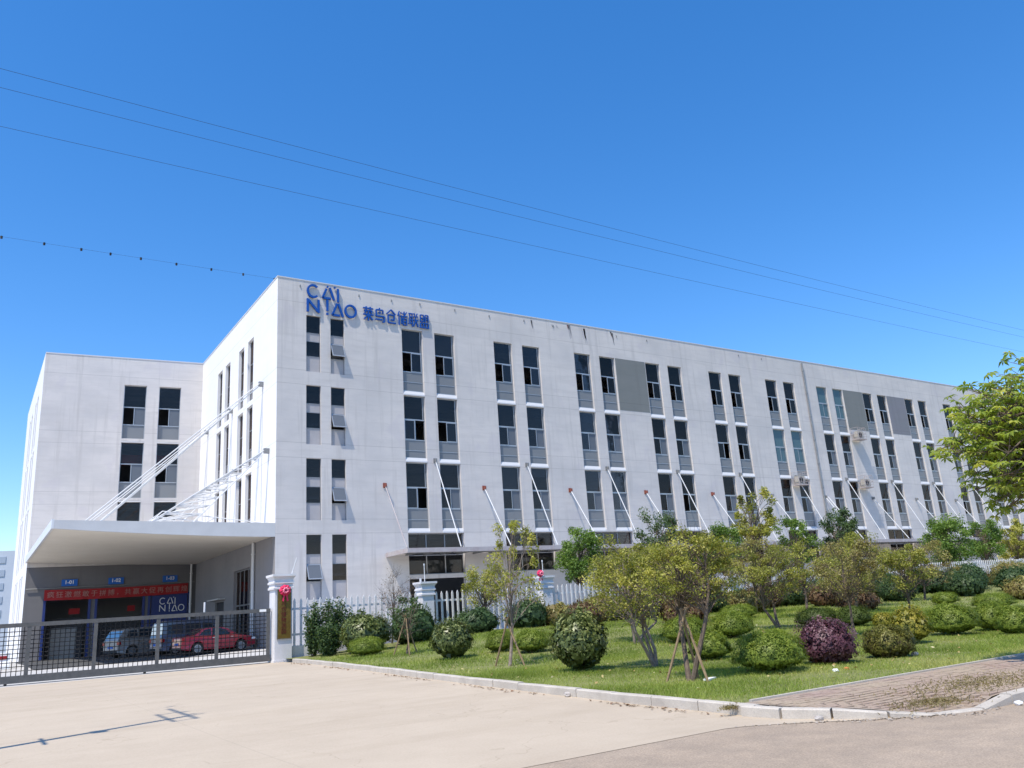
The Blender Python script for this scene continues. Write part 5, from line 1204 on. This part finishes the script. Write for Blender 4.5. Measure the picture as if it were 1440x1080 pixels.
# weeds and dry grass tufts on the kerb and the dropped kerb
def tuft(x, y, z, n, s, seed, lab):
    r = np.random.default_rng(seed); C = np.stack([x+r.normal(0, s, n), y+r.normal(0, s*.4, n), z+np.abs(r.normal(0, .018, n))], 1)
    t = thing('weed_tuft', lab, 'weeds', (0, 0, 0), 0, 'dry weeds at the kerb'); leafmesh('blades', C, r.normal(0, 1, (n, 3)), .05, leafm_dry, t, .2, seed=seed)
leafm_dry = leaf_mat('dry_weeds', (.16, .12, .05), (.26, .21, .09), (.36, .30, .16))
tuft(-6.36, -38.85, .08, 260, .10, 1, 'dry weeds growing from the kerb joint where the sidewalk begins'); tuft(-4.6, -40.5, .05, 1300, .42, 2, 'dry weeds covering the bricks at the dropped kerb'); tuft(-3.4, -40.3, .115, 1500, .75, 3, 'dry weed patch on the bricks beside the dropped kerb')
# leaf litter along the kerb
r = np.random.default_rng(9); yy = r.uniform(-39.3, -17, 420); C = np.stack([np.array([kx(v) for v in yy])-.12-np.abs(r.normal(0, .10, 420)), yy, np.array([gz(0, v) for v in yy])+.012], 1)
cl_ = r.uniform(0, 1, 420) < .5+.5*np.sin(yy*1.3); C = C[cl_]; t = thing('leaf_litter', 'dead brown leaves and grit lying along the driveway kerb', 'leaf litter'); o = leafmesh('dead_leaves', C, np.tile([0, 0, 1.], (len(C), 1)), .07, leaf_mat('dead_leaf', (.16, .09, .05), (.28, .17, .10), (.36, .26, .18), .1), t, .6, jit=.25, seed=4); o['kind'] = 'stuff'
r = np.random.default_rng(29); n = 520; xx = r.uniform(-5.6, 8, n); yy = r.uniform(-38.6, -27, n); C = np.stack([xx, yy, np.array([lawn(a_, b_) for a_, b_ in zip(xx, yy)])+.035], 1)[xx > -5.4]
t = thing('fallen_leaves', 'fallen yellow and brown leaves scattered over the lawn grass', 'fallen leaves'); o = leafmesh('dead_leaves', C, np.tile([0, 0, 1.], (len(C), 1)), .065, leaf_mat('fallen_leaf', (.30, .17, .07), (.42, .34, .12), (.55, .50, .30), .1), t, .6, jit=.4, seed=6); o['kind'] = 'stuff'
r = np.random.default_rng(19); n = 1500; xx = r.uniform(-7.2, 2.5, n); ye = np.array([roadedge(v) if v < -5.2 else -41.12 for v in xx])-np.abs(r.normal(0, .10, n))+.04; C = np.stack([xx, ye, np.full(n, .004)], 1)
kp = r.uniform(0, 1, n) < .5+.5*np.sin(xx*2.1+1); C = C[kp]; t = thing('grit', 'loose grit and dust lying along the edge of the road', 'grit'); o = leafmesh('grit_grains', C, np.tile([0, 0, 1.], (len(C), 1)), .03, leaf_mat('grit_stone', (.36, .30, .24), (.44, .38, .31), (.30, .24, .18), .0), t, .8, jit=.3, seed=44); o['kind'] = 'stuff'
def rock(x, y, z, s, m, lab, name='rubble_stone', cat='rubble', seed=0):
    q = random.Random(seed); g = MB(); import bmesh
    bm = bmesh.new(); bmesh.ops.create_icosphere(bm, subdivisions=2, radius=s)
    for v in bm.verts: v.co *= q.uniform(.75, 1.15); v.co.z *= .6
    me = bpy.data.meshes.new(name); bm.to_mesh(me); bm.free(); me.materials.append(m); o = bpy.data.objects.new(name, me); col.objects.link(o); o.location = (x, y, z+s*.35); tag(o, lab, cat)
stone = grainy('broken_mortar', (.55, .50, .46), (.42, .38, .34), 8, .9, .4)
rock(-6.02, -35.0, .02, .07, stone, 'small pale rubble lump at the kerb below the glossy shrub', seed=1); rock(-5.86, -34.5, .02, .045, stone, 'smaller rubble bit next to the kerb rubble lump', seed=2)
rock(-6.22, -40.0, .0, .055, stone, 'pale rubble at the kerb corner near the road', seed=3); rock(-4.25, -41.18, .0, .05, M['white'], 'white stone in the gutter beside the rising kerb', seed=4)
rock(.55, -37.0, .11, .08, stone, 'grey stone on the grass at the foot of the mixed shrub', seed=7)
rock(-2.35, -37.40, .10, .055, M['white'], 'white crumpled plastic bag on the grass before the purple shrub', 'plastic_bag', 'litter', 5); rock(-2.0, -37.35, .10, .045, mat('orange_scrap', (.55, .20, .06), .6), 'orange scrap on the grass beside the white bag', 'litter_scrap', 'litter', 6)
g = MB(); g.box(-.16, -.05, 0, .16, .05, .03); o = g.build('white_board', M['white'], None, loc=(-4.05, -36.25, .11)); o.rotation_euler = (0, 0, .4); tag(o, 'small white board lying on the grass under the staked tree', 'board')
